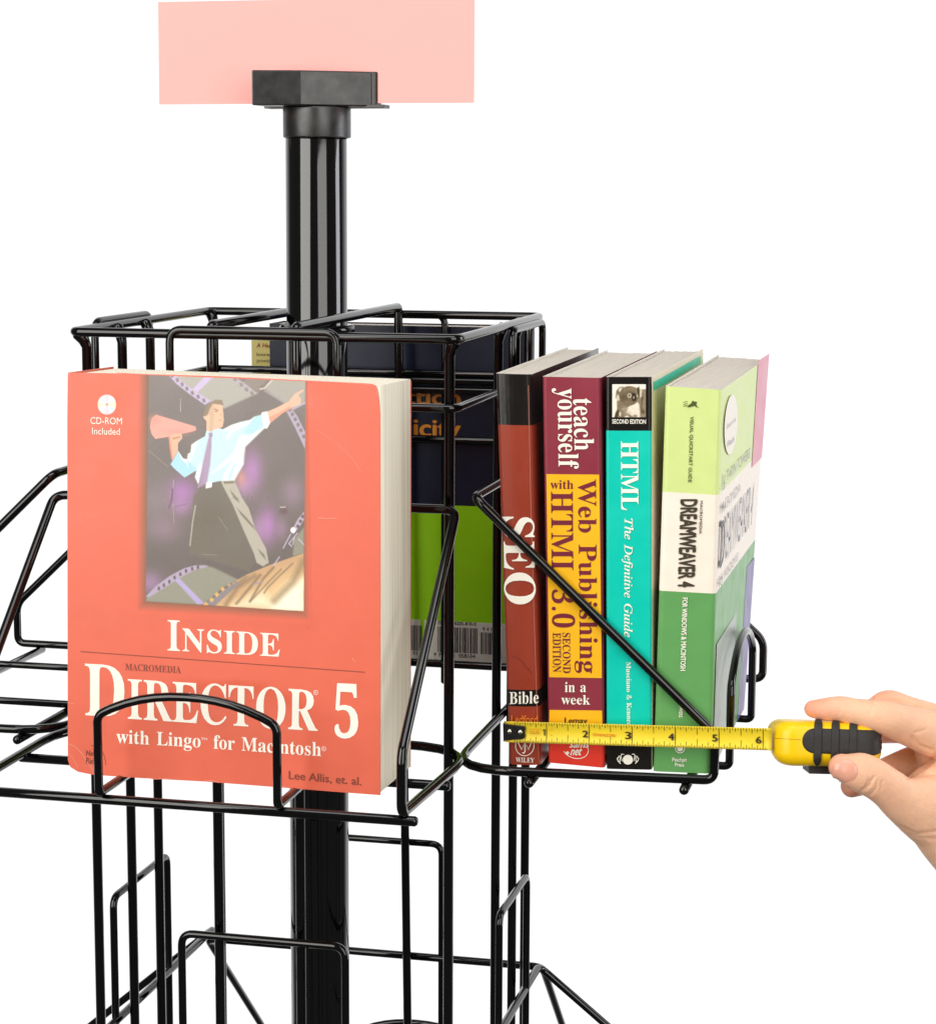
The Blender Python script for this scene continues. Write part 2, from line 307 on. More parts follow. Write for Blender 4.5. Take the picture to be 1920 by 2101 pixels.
bw 217 61,-5 8,132 3,142 -5,147 -5,155 69,155 69,147 60,145 57,138 58,133 60,126 83,63 105,118 100,133 95,144 84,147 84,155 162,155 162,147 151,144 148,138 148,134 149,131 168,71 191,128 193,138 190,144 178,147 178,155 223,155 223,147 212,142 206,129 152,-5 144,-5 111,98 70,-5
by 150 26,-70 15,-68 5,-62 -1,-53 -3,-42 -2,-34 2,-27 9,-21 18,-20 32,-25 36,-30 37,-38 37,-41 37,-44 38,-48 43,-49 49,-46 57,-37 65,-22 70,-2 18,125 12,138 8,144 -2,147 -2,147 -2,155 81,155 81,147 68,145 64,137 65,133 66,128 93,59 115,121 118,130 119,137 115,145 101,147 101,155 150,155 150,147 143,145 139,140 134,132 130,121 81,-12 73,-33 65,-48 56,-59 48,-65
iD 254 -18,0 -16,7 -14,7 0,8 9,13 15,22 21,36 63,192 65,203 66,210 64,217 60,221 52,224 40,226 42,232 131,232 163,229 189,221 210,207 226,188 236,164 239,136 237,109 228,84 215,61 197,41 174,24 147,11 117,3 83,0|85,11 112,14 135,22 155,35 171,52 184,72 193,94 199,119 200,144 196,177 182,201 159,216 127,221 111,219 103,212 100,204 96,193 56,45 53,32 52,25 54,18 60,14 70,12
iG 271 123,-5 92,-2 65,7 43,21 27,40 17,63 13,90 16,115 24,139 35,162 51,184 70,202 91,217 126,232 164,237 186,235 207,229 223,223 232,221 243,224 252,235 257,235 242,164 236,164 229,190 214,210 193,222 166,226 136,221 109,207 86,183 69,153 57,119 53,87 58,52 73,27 96,11 127,5 144,7 160,13 171,21 177,32 189,79 191,86 191,93 190,100 185,104 175,106 161,107 163,113 259,113 257,107 246,106 238,104 228,94 225,85 222,73 208,17 167,1
iT 210 25,0 26,7 29,7 48,10 55,14 60,21 65,31 70,45 114,209 115,215 113,219 106,220 97,220 78,219 63,216 51,210 42,202 35,190 30,176 22,177 37,232 230,232 220,175 213,175 214,180 214,186 211,202 205,212 193,218 173,220 159,220 153,218 149,212 104,46 100,32 99,21 101,14 106,10 115,7 129,7 132,7 130,0
id 177 31,-4 16,-1 5,7 -2,20 -4,37 -3,53 3,72 22,109 35,125 50,139 73,154 96,158 112,155 121,147 136,208 137,213 138,218 134,225 122,227 117,227 118,234 138,236 153,239 163,242 169,243 172,240 172,237 171,234 120,40 118,30 117,22 119,17 125,15 136,21 153,40 158,36 144,18 131,6 120,-2 108,-4 96,0 91,13 94,31 101,56 83,29 66,11 49,0|45,14 54,16 64,22 83,43 99,71 111,102 116,130 115,138 111,145 106,149 99,150 83,146 66,134 51,115 38,89 29,62 26,39 27,28 31,20 37,15
ie 144 44,-3 25,0 10,10 1,27 -2,49 0,66 5,83 23,115 36,130 50,142 74,154 98,158 111,157 121,152 127,144 129,133 123,113 104,95 73,80 31,71 29,59 28,49 32,29 42,17 59,13 84,20 110,41 116,36 99,18 82,6 64,-1|32,79 62,86 84,99 98,116 102,136 99,146 90,149 79,147 68,140 58,129 48,115
if 99 -24,-77 -33,-75 -40,-71 -44,-65 -46,-58 -43,-47 -33,-43 -25,-46 -22,-54 -23,-59 -25,-63 -21,-67 -12,-64 -5,-54 1,-37 7,-12 36,141 3,141 6,152 38,152 42,170 52,201 67,224 86,239 108,243 120,242 129,237 136,229 138,219 134,208 122,204 112,207 109,217 110,221 110,224 112,228 109,232 103,234 91,230 81,215 74,192 66,152 105,152 103,141 64,141 50,75 42,36 34,4 25,-23 16,-43 4,-61 -9,-73
ih 201 152,-3 139,-1 130,6 124,16 122,30 123,49 128,76 136,110 139,128 141,142 137,157 125,162 106,155 87,136 71,110 62,86 44,0 12,0 56,208 58,219 59,225 53,237 36,241 33,241 36,255 98,255 85,193 78,166 71,138 75,138 94,163 115,178 137,183 157,179 169,166 173,146 171,131 167,109 158,69 155,50 154,34 157,22 166,18 176,20 187,26 193,16 172,1
ii 89 61,197 49,202 44,214 49,226 61,231 73,226 79,214 74,202|16,-4 4,1 0,14 2,27 6,43 28,121 29,127 30,132 29,138 25,141 18,143 9,144 10,149 32,152 48,155 58,157 62,158 65,154 65,151 64,148 32,39 30,31 29,26 31,19 36,16 48,23 65,42 70,37 51,14 33,1
in 182 111,-4 99,0 95,6 94,14 96,24 100,43 108,70 115,98 120,116 121,127 119,135 112,137 106,136 98,132 80,116 61,95 46,71 34,41 21,0 -6,0 27,110 30,123 31,131 27,140 21,142 11,142 9,142 10,148 34,152 50,155 60,157 65,158 66,157 66,154 46,89 71,119 94,141 115,153 132,157 146,153 151,139 150,126 146,111 127,44 124,32 123,25 124,19 130,17 141,24 156,45 161,41 145,16 128,1
it 93 16,-4 4,0 0,13 1,22 3,31 33,141 10,141 11,148 31,156 50,172 68,196 76,196 63,152 91,152 89,141 60,141 33,39 31,29 30,22 31,17 36,15 47,21 62,40 67,34 50,13 33,0
iu 182 23,-4 14,-3 7,2 3,9 2,19 4,34 9,58 25,114 27,123 28,133 27,138 23,142 17,143 7,144 8,150 30,153 45,155 55,157 59,158 64,156 63,152 62,148 35,53 31,37 30,27 32,19 40,16 50,19 62,27 75,40 88,57 101,78 113,102 131,154 157,154 128,46 124,32 123,24 125,18 130,16 142,23 157,42 162,37 146,14 129,1 111,-4 99,0 94,13 96,25 99,41 110,77 85,41 63,16 43,1
iv 148 31,-4 25,85 24,102 22,116 20,126 18,133 11,140 0,143 -3,143 -2,149 14,152 26,155 34,157 40,158 44,151 48,129 51,94 55,29 82,58 102,85 116,106 120,120 116,127 108,135 104,144 109,155 120,158 127,157 132,153 135,146 136,137 130,113 111,81 80,43 38,-4""".split('\n'):
    _k, _a, _r = _l.split(' ', 2)
    GLYPHS[_k] = (int(_a), [[tuple(map(int, q.split(','))) for q in lp.split(' ')] for lp in _r.split('|')])
def flat_text(text, font):
    """vertices (x, y) and faces of a line of text in font units"""
    if font == 's':
        cu = bpy.data.curves.new('t', 'FONT'); cu.body = text; cu.resolution_u = 3
    else:
        cu = bpy.data.curves.new('t', 'CURVE'); cu.dimensions = '2D'; cu.fill_mode = 'FRONT'
        x = 0
        for ch in text:
            if ch == ' ': x += 125; continue
            adv, loops = GLYPHS[font + ch]
            for lp in loops:
                sp = cu.splines.new('POLY'); sp.points.add(len(lp) - 1); sp.use_cyclic_u = True
                for k, (a, b) in enumerate(lp): sp.points[k].co = ((x + a) / 500, b / 500, 0, 1)
            x += adv
    o = bpy.data.objects.new('t', cu); COL.objects.link(o)
    dg = bpy.context.evaluated_depsgraph_get(); dg.update()
    me = bpy.data.meshes.new_from_object(o.evaluated_get(dg))
    vs = [(v.co.x, v.co.y) for v in me.vertices]; fs = [tuple(p.vertices) for p in me.polygons]
    bpy.data.objects.remove(o); bpy.data.curves.remove(cu); bpy.data.meshes.remove(me)
    return vs, fs
def put_text(mb, plane, text, A, B, T, font='b', lift=0.00018, bold=0.0, mi=0):
    """A, B: ends of the base line, T: height of the tallest letter above A (pixels of the photograph)"""
    vs, fs = flat_text(text, font)
    if not vs: return
    x0 = min(v[0] for v in vs); x1 = max(v[0] for v in vs); y1 = max(v[1] for v in vs)
    a = plane.at(*A, lift); ex = plane.at(*B, lift) - a; ey = plane.at(*T, lift) - a
    copies = [(0, 0)] if not bold else [(-bold, 0), (bold, 0), (0, bold * 0.6), (0, -bold * 0.6), (0, 0)]
    for i, (dx, dy) in enumerate(copies):
        q = [a + ex * ((x - x0 + dx) / (x1 - x0)) + ey * ((y + dy) / y1) + plane.n * (i * 0.00003) for x, y in vs]
        f2 = fs
        if fs:
            n = (Vector(q[fs[0][1]]) - Vector(q[fs[0][0]])).cross(Vector(q[fs[0][2]]) - Vector(q[fs[0][0]]))
            if n.dot(plane.n) < 0: f2 = [tuple(reversed(f)) for f in fs]
        mb.add(q, f2, mi)
def put_poly(mb, plane, pts, lift=0.0001, mi=0):
    q = [plane.at(*p, lift) for p in pts]
    n = sum(((q[i] - q[0]).cross(q[(i + 1) % len(q)] - q[0]) for i in range(1, len(q) - 1)), Vector())
    if n.dot(plane.n) < 0: q.reverse()
    mb.add(q, [tuple(range(len(q)))], mi)
def put_stroke(mb, plane, pts, w, lift=0.00018, mi=0, closed=False):
    """a painted line w pixels wide"""
    P = [Vector((p[0], p[1])) for p in pts]; N = len(P); L = []; R = []
    for i in range(N):
        if closed: d = P[(i + 1) % N] - P[i - 1]
        else: d = P[min(i + 1, N - 1)] - P[max(i - 1, 0)]
        d.normalize(); n = Vector((-d.y, d.x)) * w / 2
        L.append(P[i] + n); R.append(P[i] - n)
    for i in range(N if closed else N - 1):
        j = (i + 1) % N
        put_poly(mb, plane, [L[i], L[j], R[j], R[i]], lift, mi)
def ellipse(cx, cy, rx, ry, n=28, a0=0, a1=360, rot=0):
    c, s = math.cos(math.radians(rot)), math.sin(math.radians(rot)); out = []
    full = abs(a1 - a0) >= 360
    for k in range(n if full else n + 1):
        t = math.radians(a0 + (a1 - a0) * k / n); x, y = rx * math.cos(t), ry * math.sin(t)
        out.append((cx + x * c - y * s, cy + x * s + y * c))
    return out

# ------------------------------------------------------------------ materials
BLACK = mat('black_enamel', (7, 6, 6), 0.085, 0.6, noise=0.06, scale=90, bump=0.012, bscale=110)
POLE_M = mat('black_gloss_pole', (6, 5, 5), 0.07, 0.85, noise=0.25, scale=30, bump=0.03, bscale=40)
PLASTIC = mat('black_plastic', (18, 16, 14), 0.36, 0.9, noise=0.05, scale=120, bump=0.04, bscale=900)
PINK = mat('pink_card_stock', (252, 181, 174), 0.7, 0.2, noise=0.02, scale=30)
PAPER = mat('page_edges', (255, 247, 226), 0.8, 0.1, noise=0.2, scale=5, bump=0.35, bscale=5, streak=(110, 110, 0.8))
PAPER_TOP = mat('page_tops', (222, 213, 200), 0.85, 0.1, noise=0.06, scale=5, bump=0.25, bscale=5, streak=(160, 4, 160))
WHITE_INK = mat('cream_ink', (252, 246, 232), 0.5, 0.2)
def lerp(a, b, t): return a + (b - a) * t
# ------------------------------------------------------------------ the wire rack
rack = thing('book_rack', 'black wire book rack with a thick centre pole and pockets on four sides', 'book rack')
R1, R2, RP = 0.0029, 0.0025, 0.0031
H = 0.12; IN = 0.1134
def pole():
    b = MB(); tube(b, [(-0.0022, 0, 0.125), (-0.0028, 0, -0.2), (-0.0032, 0, -0.66)], 0.0196, sides=48)
    o = b.build('pole', POLE_M, rack, True); fix_normals(o)
    b = MB(); prof = [(0.0205, 0.1375), (0.0216, 0.137), (0.0216, 0.1185), (0.0209, 0.118), (0.0199, 0.118)]
    n = 48; vs = []; fs = []
    for r, z in prof:
        for k in range(n):
            a = 2 * math.pi * k / n; vs.append((-0.0016 + r * math.cos(a), r * math.sin(a), z))
    for i in range(len(prof) - 1):
        for k in range(n): fs.append((i * n + k, i * n + (k + 1) % n, (i + 1) * n + (k + 1) % n, (i + 1) * n + k))
    b.add(vs, fs); o = b.build('pole_collar', PLASTIC, rack, True); fix_normals(o); bevel(o, 0.0006, 2)
    # clamp that holds the sign card
    b = MB(); zb, zt = 0.1376, 0.1592
    fp = [(PY(-0.033).at(516, 180).x, -0.0330), (PY(-0.0255).at(617, 180).x, -0.0255), (0.0345, -0.0012), (0.0372, -0.0012), (0.0384, 0.0005), (0.0386, 0.009), (PY(-0.033).at(516, 180).x, 0.009)]
    n = len(fp)
    b.add([(x, y, zb) for x, y in fp] + [(x, y, zt) for x, y in fp], [tuple(range(n - 1, -1, -1)), tuple(range(n, 2 * n))] + [(i, (i + 1) % n, n + (i + 1) % n, n + i) for i in range(n)])
    cl = bevel(b.build('sign_clamp', PLASTIC, rack), 0.0009, 3)
    b = MB(); box(b, (-0.036, -0.0025, 0.1366), (0.0432, 0.0118, 0.1388)); bevel(b.build('clamp_foot', PLASTIC, cl), 0.0004, 2)
    b = MB()   # ring that seats the pole on the frame
    tube(b, [(-0.0025 + 0.0215 * math.cos(a), 0.0215 * math.sin(a), -0.0035) for a in [2 * math.pi * k / 36 for k in range(36)]], 0.0032, True)
    fix_normals(b.build('pole_seat', BLACK, rack, True))
pole()
wire('top_frame', [(-H, -H, 0), (H, -H, 0), (H, H, 0), (-H, H, 0)], R1, rack, 0.007, True)
G2 = 0.1186
wire('stiffener_ring', [(-G2, -G2, -0.0405), (G2, -G2, -0.0405), (G2, G2, -0.0405), (-G2, G2, -0.0405)], R2, rack, 0.007, True)
ZB = -0.66
for sx, sy in ((-1, -1), (1, -1), (1, 1), (-1, 1)):
    wire('corner_post', [(sx * (H - 0.0028), sy * (H - 0.0028), -0.0012), (sx * (IN + 0.0012), sy * (IN + 0.0012), -0.0052), (sx * IN, sy * IN, -0.0095), (sx * IN, sy * IN, ZB)], [0.0040, 0.0037, RP, RP], rack, 0)
# the two bars over the top that carry the pole, bent down into uprights front and back
for xf, xb, xt in ((-0.0325, -0.0300, -0.0325), (0.0220, 0.0290, 0.0205)):
    wire('cross_bar', [(xt, -0.1150, ZB * 0.98), (xt, -0.1158, 0.0052), (xt, 0.1158, 0.0052), (xb, 0.1150, ZB * 0.98)], RP, rack, 0.0035)
for sx, ys in ((-1, (-0.057, -0.009)), (1, (0.0175, 0.0713))):
    for y in ys:
        wire('upright', [(sx * (H - 0.0034), y, -0.0005), (sx * (IN + 0.0008), y, -0.006), (sx * IN, y, -0.0105), (sx * IN, y, ZB)], [0.0038, 0.0036, RP, RP], rack, 0)
# narrow hoops on the four faces, one row per tier
def hoop(axis, v, a, b, zt, zb):
    f = (lambda s, z: (s, v, z)) if axis == 'y' else (lambda s, z: (v, s, z))
    wire('face_hoop', [f(a, zb), f(a, zt), f(b, zt), f(b, zb)], R2, rack, 0.008)
hoop('y', -0.1232, -0.0562, 0.0480, 0.0028, -0.26)
hoop('x', -0.1232, -0.0770, 0.0150, 0.0036, -0.26)
hoop('x', 0.1232, 0.0150, 0.1120, -0.0030, -0.26)
hoop('y', 0.1232, -0.0480, 0.0520, 0.0000, -0.26)
hoop('y', -0.1232, -0.0545, 0.0512, -0.3715, ZB)
hoop('x', -0.1232, -0.0660, 0.0310, -0.3725, ZB)
hoop('x', 0.1232, -0.0140, 0.0735, -0.3815, ZB)
hoop('y', 0.1232, -0.0480, 0.0505, -0.3795, ZB)
wire('back_rail', [(-0.117, 0.1170, -0.0455), (0.117, 0.1170, -0.0455)], R2, rack, 0)
wire('back_rail', [(-0.117, 0.1170, -0.0520), (0.117, 0.1170, -0.0520)], R2, rack, 0)

def pocket(face, s0, s1, D, zt, zf, zb, rails, arch, d0=0.1225, drop=0.0, s0o=None, s1o=None, din=0.0, bx=(0.0, 0.0), brad=0.02):
    """a book pocket bent from wire; face: outward direction, s along the face, d outward from the rack centre"""
    def w(s, d, z):
        z += drop
        return {'f': (s, -d, z), 'b': (-s, d, z), 'r': (d, s, z), 'l': (-d, -s, z)}[face]
    u0 = s0 if s0o is None else s0o; u1 = s1 if s1o is None else s1o
    fr = [w(s0, d0, zt), w(u0, D, zb), w(u0, D, zf), w(s0 - bx[0], d0 - din, zf), w(s1 + bx[1], d0 - din, zf), w(u1, D, zf), w(u1, D, zb), w(s1, d0, zt)]
    b = MB(); tube(b, fr, R1 * 0.97, True, 12, [0.008, 0.007, 0.006, brad, brad, 0.006, 0.007, 0.008])
    p = fix_normals(b.build('book_pocket', BLACK, rack, True))
    for d in rails:
        wire('cross_rail', [w(lerp(s0, u0, (d - d0) / (D - d0)) - 0.006, d, zf - 0.0052), w(lerp(s1, u1, (d - d0) / (D - d0)) + 0.006, d, zf - 0.0052)], R1, p, 0)
    a0, a1, zl, zh, da = arch
    r0 = rails[-1] - 0.006
    pts = [w(a0, r0, zf), w(a0, da, zf), w(a0, da, zl)]
    for k in range(1, 12):
        t = k / 12
        pts.append(w(a0 + (a1 - a0) * t, da, zl + (zh - zl) * (1 - abs(2 * t - 1) ** 2.2)))
    pts += [w(a1, da, zl), w(a1, da, zf), w(a1, r0, zf)]
    n = len(pts); wire('retaining_arch', pts, R2, p, [0.003] + [0.0035] + [0.006] + [0] * (n - 6) + [0.006, 0.0035, 0.003])
    return p
TIER = -0.3655
ARCH_H = -0.5655 - TIER; ARCH_L = ARCH_H - 0.013
pocket('f', -0.1325, 0.1200, 0.2468, -0.0995, -0.2485, -0.2150, (0.2410, 0.1670), (-0.0545, 0.0500, -0.2035, -0.1905, 0.2478), bx=(0.002, 0.0075), din=0.0225, brad=0.048)
pocket('r', -0.1305, 0.1250, 0.2735, -0.0905, -0.2530, -0.2255, (0.2570, 0.1668), (-0.0860, 0.0350, -0.2050, -0.1850, 0.2785), d0=0.1325, s0o=-0.1197, s1o=0.1570, din=0.0135, brad=0.040, bx=(0.0015, 0.0))
pocket('l', -0.1225, 0.1225, 0.2735, -0.0870, -0.2485, -0.2190, (0.2570, 0.1590), (-0.0520, 0.0520, -0.2020, -0.1850, 0.2765), d0=0.1335, bx=(0.0, 0.0), brad=0.035)
pocket('b', -0.1250, 0.1280, 0.2468, -0.0870, -0.2470, -0.2150, (0.2400, 0.1670), (-0.0520, 0.0520, -0.2035, -0.1905, 0.2478))
pocket('r', -0.1225, 0.1215, 0.2735, -0.0980, -0.2485, -0.2190, (0.2570, 0.1668), (-0.0880, 0.0330, -0.2020, -0.1835, 0.2765), drop=TIER)
pocket('l', -0.1225, 0.1225, 0.2735, -0.0905, -0.2485, -0.2190, (0.2570, 0.1590), (-0.0520, 0.0520, -0.2020, -0.1850, 0.2765), drop=TIER)
pocket('b', -0.1250, 0.1280, 0.2468, -0.0990, -0.2470, -0.2150, (0.2400, 0.1670), (-0.0520, 0.0520, ARCH_L, ARCH_H, 0.2478), drop=TIER)

# ------------------------------------------------------------------ sign card
b = MB()
nx, nz = 24, 8
x0, x1, z0, z1 = -0.1084, 0.1004, 0.1397, 0.2045
vs = []
for j in range(nz + 1):
    for i in range(nx + 1):
        x = x0 + (x1 - x0) * i / nx; z = z0 + (z1 - z0) * j / nz
        t = (x - 0.0) / 0.1
        vs.append((x, 0.0008 + 0.0012 * t * t * (0.4 + 0.6 * j / nz), z))
fs = [(j * (nx + 1) + i, j * (nx + 1) + i + 1, (j + 1) * (nx + 1) + i + 1, (j + 1) * (nx + 1) + i) for j in range(nz) for i in range(nx)]
b.add(vs, fs)
sign = b.build('sign_card', PINK, None, False)
md = sign.modifiers.new('thickness', 'SOLIDIFY'); md.thickness = 0.0008
sign['label'] = 'blank pale pink card standing in the black clamp on top of the pole'
sign['category'] = 'sign'

# ------------------------------------------------------------------ books
def wrap_book(name, label, q, depth, bands, inks, page_mat, group, cover_r=0.0022, pg_top=0.0015, splay=0.0, bulge=0.0, side_ink=None, kb=1.0):
    """a paperback standing with its spine to the front. q: four corners of the spine (top left, top right, bottom right, bottom left);
    bands: heights from the top where the cover print changes colour"""
    tl, tr, br, bl = [Vector(p) for p in q]
    root = thing(name, label, 'book', group=group)
    W = (tr - tl).length
    back = Vector((0, 1, 0))
    # cover profile (u along spine in 0..W, v to the back)
    r = cover_r; prof = []
    prof.append((0.0, depth))
    prof.append((0.0, depth * 0.5)); prof.append((0.0, r + 0.004))
    for k in range(5):
        a = math.pi / 2 * k / 4; prof.append((r - r * math.cos(a), r - r * math.sin(a)))
    for k in range(1, 6):
        t = k / 6; prof.append((r + (W - 2 * r) * t, -bulge * math.sin(math.pi * t)))
    for k in range(5):
        a = math.pi / 2 * k / 4; prof.append((W - r + r * math.sin(a), r - r * math.cos(a)))
    prof.append((W, r + 0.004)); prof.append((W + splay * 0.4, depth * 0.5)); prof.append((W + splay, depth))
    N = len(prof); th = 0.0005
    inner = []
    for i, (u, v) in enumerate(prof):
        a = prof[max(0, i - 1)]; c = prof[min(N - 1, i + 1)]
        d = Vector((c[0] - a[0], c[1] - a[1])).normalized(); n = Vector((-d.y, d.x))
        inner.append((u + n.x * th, v + n.y * th))
    levels = [0.0] + list(bands) + [1.0]
    def pt(u, v, t):
        L = lerp(tl, bl, t); Rr = lerp(tr, br, t)
        return L + (Rr - L) * (u / W) + back * (v * lerp(1.0, kb, t) if v > 0 else v)
    mb = MB(); vs = []; 
    for t in levels:
        vs += [pt(u, v, t) for u, v in prof] + [pt(u, v, t) for u, v in inner]
    fs = []; mi = []
    M = 2 * N
    for k in range(len(levels) - 1):
        for i in range(N - 1):
            a, b2 = k * M + i, (k + 1) * M + i
            fs.append((a, b2, b2 + 1, a + 1)); mi.append(len(inks) + 1 if side_ink and i >= N - 5 else k)
            a, b2 = k * M + N + i, (k + 1) * M + N + i
            fs.append((a, a + 1, b2 + 1, b2)); mi.append(len(inks))
        for e in (0, N - 1):
            a, b2 = k * M + e, (k + 1) * M + e
            fs.append((a, a + N, b2 + N, b2)); mi.append(len(inks))
    for k in (0, len(levels) - 1):
        for i in range(N - 1):
            a = k * M + i; fs.append((a, a + 1, a + 1 + N, a + N)); mi.append(len(inks))
    mb.v = [tuple(v) for v in vs]; mb.f = fs; mb.mi = mi
    cov = mb.build('cover', list(inks) + [WHITE_CARD] + ([side_ink] if side_ink else []), root); fix_normals(cov)
    # page block with a slightly uneven top
    mb = MB(); nu, nv = 14, 10
    e = 0.0009
    tp = pg_top / (tl - bl).length
    top = []; bot = []
    rr = random.Random(len(label) * 7 + len(name))
    for j in range(nv + 1):
        for i in range(nu + 1):
            u = e + (W - 2 * e) * i / nu + (splay * 0.3 * j / nv) ; v = 0.0018 + (depth - 0.0030) * j / nv
            top.append(pt(u, v, tp + rr.uniform(-1, 1) * 0.0012)); bot.append(pt(u, v, 1 - tp))
    n1 = len(top)
    fs = []
    for j in range(nv):
        for i in range(nu):
            a = j * (nu + 1) + i
            fs.append((a, a + 1, a + nu + 2, a + nu + 1)); fs.append((n1 + a, n1 + a + nu + 1, n1 + a + nu + 2, n1 + a + 1))
    rim = [i for i in range(nu + 1)] + [j * (nu + 1) + nu for j in range(1, nv + 1)] + [nv * (nu + 1) + i for i in range(nu - 1, -1, -1)] + [j * (nu + 1) for j in range(nv - 1, 0, -1)]
    for k in range(len(rim)):
        a, c = rim[k], rim[(k + 1) % len(rim)]
        fs.append((a, n1 + a, n1 + c, c))
    mb.add(top + bot, fs)
    fix_normals(mb.build('pages', page_mat, root))
    return root, cov
WHITE_CARD = mat('white_card', (232, 226, 214), 0.6, 0.3, noise=0.03, scale=60)
def ink(name, c, rough=0.33, coat=0.25):
    return mat(name, c, rough, 0.4, noise=0.035, scale=70, bump=0.05, bscale=220)
SPN = Vector((0.0100, -0.1200, 0.0)).normalized()        # the spines stand a little askew to the rack
SP = Plane((0.152, -0.1265, 0), SPN)
def C(x, y): return (960 + x / 2.878, 680 + y / 2.878)
def D(x, y): return (940 + x / 2.791, 1180 + y / 2.791)
def E(x, y): return (1020 + x / 7.675, 1440 + y / 7.675)
def spine(*px): return [SP.at(*p) for p in px]
def hfrac(q, p):
    """height fraction from the top of a spine point"""
    tl, tr, br, bl = q; P = SP.at(*p); t0 = (tl + tr) / 2; t1 = (bl + br) / 2
    return (P - t0).dot(t1 - t0) / (t1 - t0).length_squared
FL = -0.2459
GRP = 'books standing with their spines out in the right pocket'
def ground(q):
    q = [Vector(p) for p in q]
    return q

# 1 brown
q = spine((1016, 766), (1090, 768), (1109, 1570), (1044, 1569))
bands = [hfrac(q, C(280, 552)), hfrac(q, D(380, 657)), hfrac(q, D(380, 752))]
INK_BLACK = ink('black_cover_ink', (28, 25, 22), 0.2)
INK_BROWN = ink('brown_cover_ink', (158, 60, 38), 0.34)
bk, cov = wrap_book('brown_book', 'brown paperback with a black top band, standing at the left end of the row', q, 0.222, bands, [INK_BLACK, INK_BROWN, INK_BLACK, INK_BROWN], PAPER_TOP, GRP, cover_r=0.003, bulge=0.0006)
SPL = Plane(Vector((0.152, -0.1265, 0)) + SPN * 0.0008, SPN)
b = MB()
put_text(b, SPL, 'SEO', (1032, 1060), (1036, 1240), (1096, 1060), 'b')
b.build('title_lettering', WHITE_INK, bk)
b = MB()
put_text(b, SPL, 'Bible', (1045, 1445), (1105, 1443), (1045, 1420), 'b')
b.build('lettering', WHITE_INK, bk)
b = MB()
put_text(b, SPL, 'WILEY', (1058, 1564), (1096, 1565), (1058, 1554.5), 'b')
put_stroke(b, SPL, ellipse(1076.5, 1530, 19, 21, 26), 1.6, closed=True)
put_stroke(b, SPL, [(1062, 1522), (1070, 1538), (1077, 1524), (1084, 1538), (1091, 1522)], 2.2, 0.0002)
put_stroke(b, SPL, [(1077, 1528), (1077, 1542), (1074.5, 1546), (1071.5, 1544)], 2.4, 0.00023)
b.build('publisher_mark', WHITE_INK, bk)
b = MB(); put_text(b, SPL, 'Ledford', (1049, 1483.5), (1103, 1483.5), (1049, 1468), 's', bold=0.02)
b.build('author_name', mat('orange_ink', (232, 128, 48), 0.4), bk)

b = MB()
put_stroke(b, SPL, [(1084, 790), (1088, 1000), (1095, 1250), (1105, 1562)], 1.0, 0.0001)
b.build('worn_edge', mat('worn_ink', (196, 120, 100), 0.5), bk)
b = MB()
put_stroke(b, SPL, [D(345, 478), D(372, 500), D(380, 520), D(398, 534), D(420, 562)], 0.9, 0.0001)
put_stroke(b, SPL, [D(300, 462), D(322, 470), D(345, 478)], 0.6, 0.0001)
b.build('crease', mat('crease_ink', (104, 38, 26), 0.5), bk)

# 2 purple / yellow
q = spine((1112, 772.5), (1232, 775), (1239.5, 1576), (1124.5, 1565))
INK_PURPLE = ink('plum_cover_ink', (143, 50, 66), 0.36)
INK_YEL = ink('yellow_cover_ink', (254, 190, 30), 0.36)
INK_RED = ink('red_cover_ink', (232, 62, 46), 0.34)
bands = [hfrac(q, D(670, 935))]
bk, cov = wrap_book('plum_and_yellow_book', 'plum and yellow paperback with a red foot, standing between the brown and the turquoise book', q, 0.218, bands, [INK_PURPLE, INK_RED], PAPER_TOP, GRP, cover_r=0.0022)
b = MB()
put_poly(b, SP, [C(463, 842), C(775, 845), D(822, 590), D(521, 585)], 0.00025)
put_poly(b, SP, [D(523, 772), D(823, 776), D(828, 937), D(517, 935)], 0.00025)
b.build('yellow_panel', INK_YEL, bk)
S2 = Plane(Vector((0.152, -0.1265, 0)) + SPN * 0.0003, SPN)
b = MB()
put_text(b, S2, 'yourself', C(530, 335), C(535, 810), C(650, 335), 'b')
put_text(b, S2, 'teach', C(622, 395), C(630, 702), C(737, 395), 'b')
b.build('title_lettering', WHITE_INK, bk)
b = MB()
put_text(b, S2, 'in a', D(610, 670), D(732, 670), D(610, 612), 'b')
put_text(b, S2, 'week', D(590, 740), D(755, 742), D(590, 686), 'b')
b.build('lettering', WHITE_INK, bk)
b = MB()
put_text(b, S2, 'sams', (1168, 1534), (1206, 1534), (1172, 1525), 's', bold=0.03)
put_text(b, S2, 'net', (1170, 1549.5), (1191, 1549.5), (1174, 1536), 's', bold=0.03)
put_stroke(b, S2, ellipse(1180.5, 1536, 27, 20, 30, 140, -150, 18), 1.5, 0.0002)
put_poly(b, S2, ellipse(1164, 1545, 3.4, 3.4, 14), 0.00022)
b.build('publisher_mark', WHITE_INK, bk)
b = MB()
put_text(b, S2, 'with', C(486, 928), C(622, 930), C(486, 876), 'b')
put_text(b, S2, 'HTML 3.0', C(490, 945), (940 + 538 / 2.791, 1287.5), C(627, 945), 'b')
put_text(b, S2, 'Web Publishing', C(650, 872), (940 + 697 / 2.791, 1381), C(757, 872), 'b')
put_text(b, S2, 'SECOND', D(597, 330), D(600, 562), D(641, 330), 'b')
put_text(b, S2, 'EDITION', D(541, 330), D(543, 556), D(588, 330), 'b')
b.build('plum_lettering', mat('plum_ink', (120, 30, 50), 0.4), bk)
b = MB(); put_text(b, S2, 'Lemay', D(610, 849), D(738, 850), D(610, 816), 's', bold=0.02)
b.build('author_name', mat('dark_ink', (62, 46, 22), 0.4), bk)

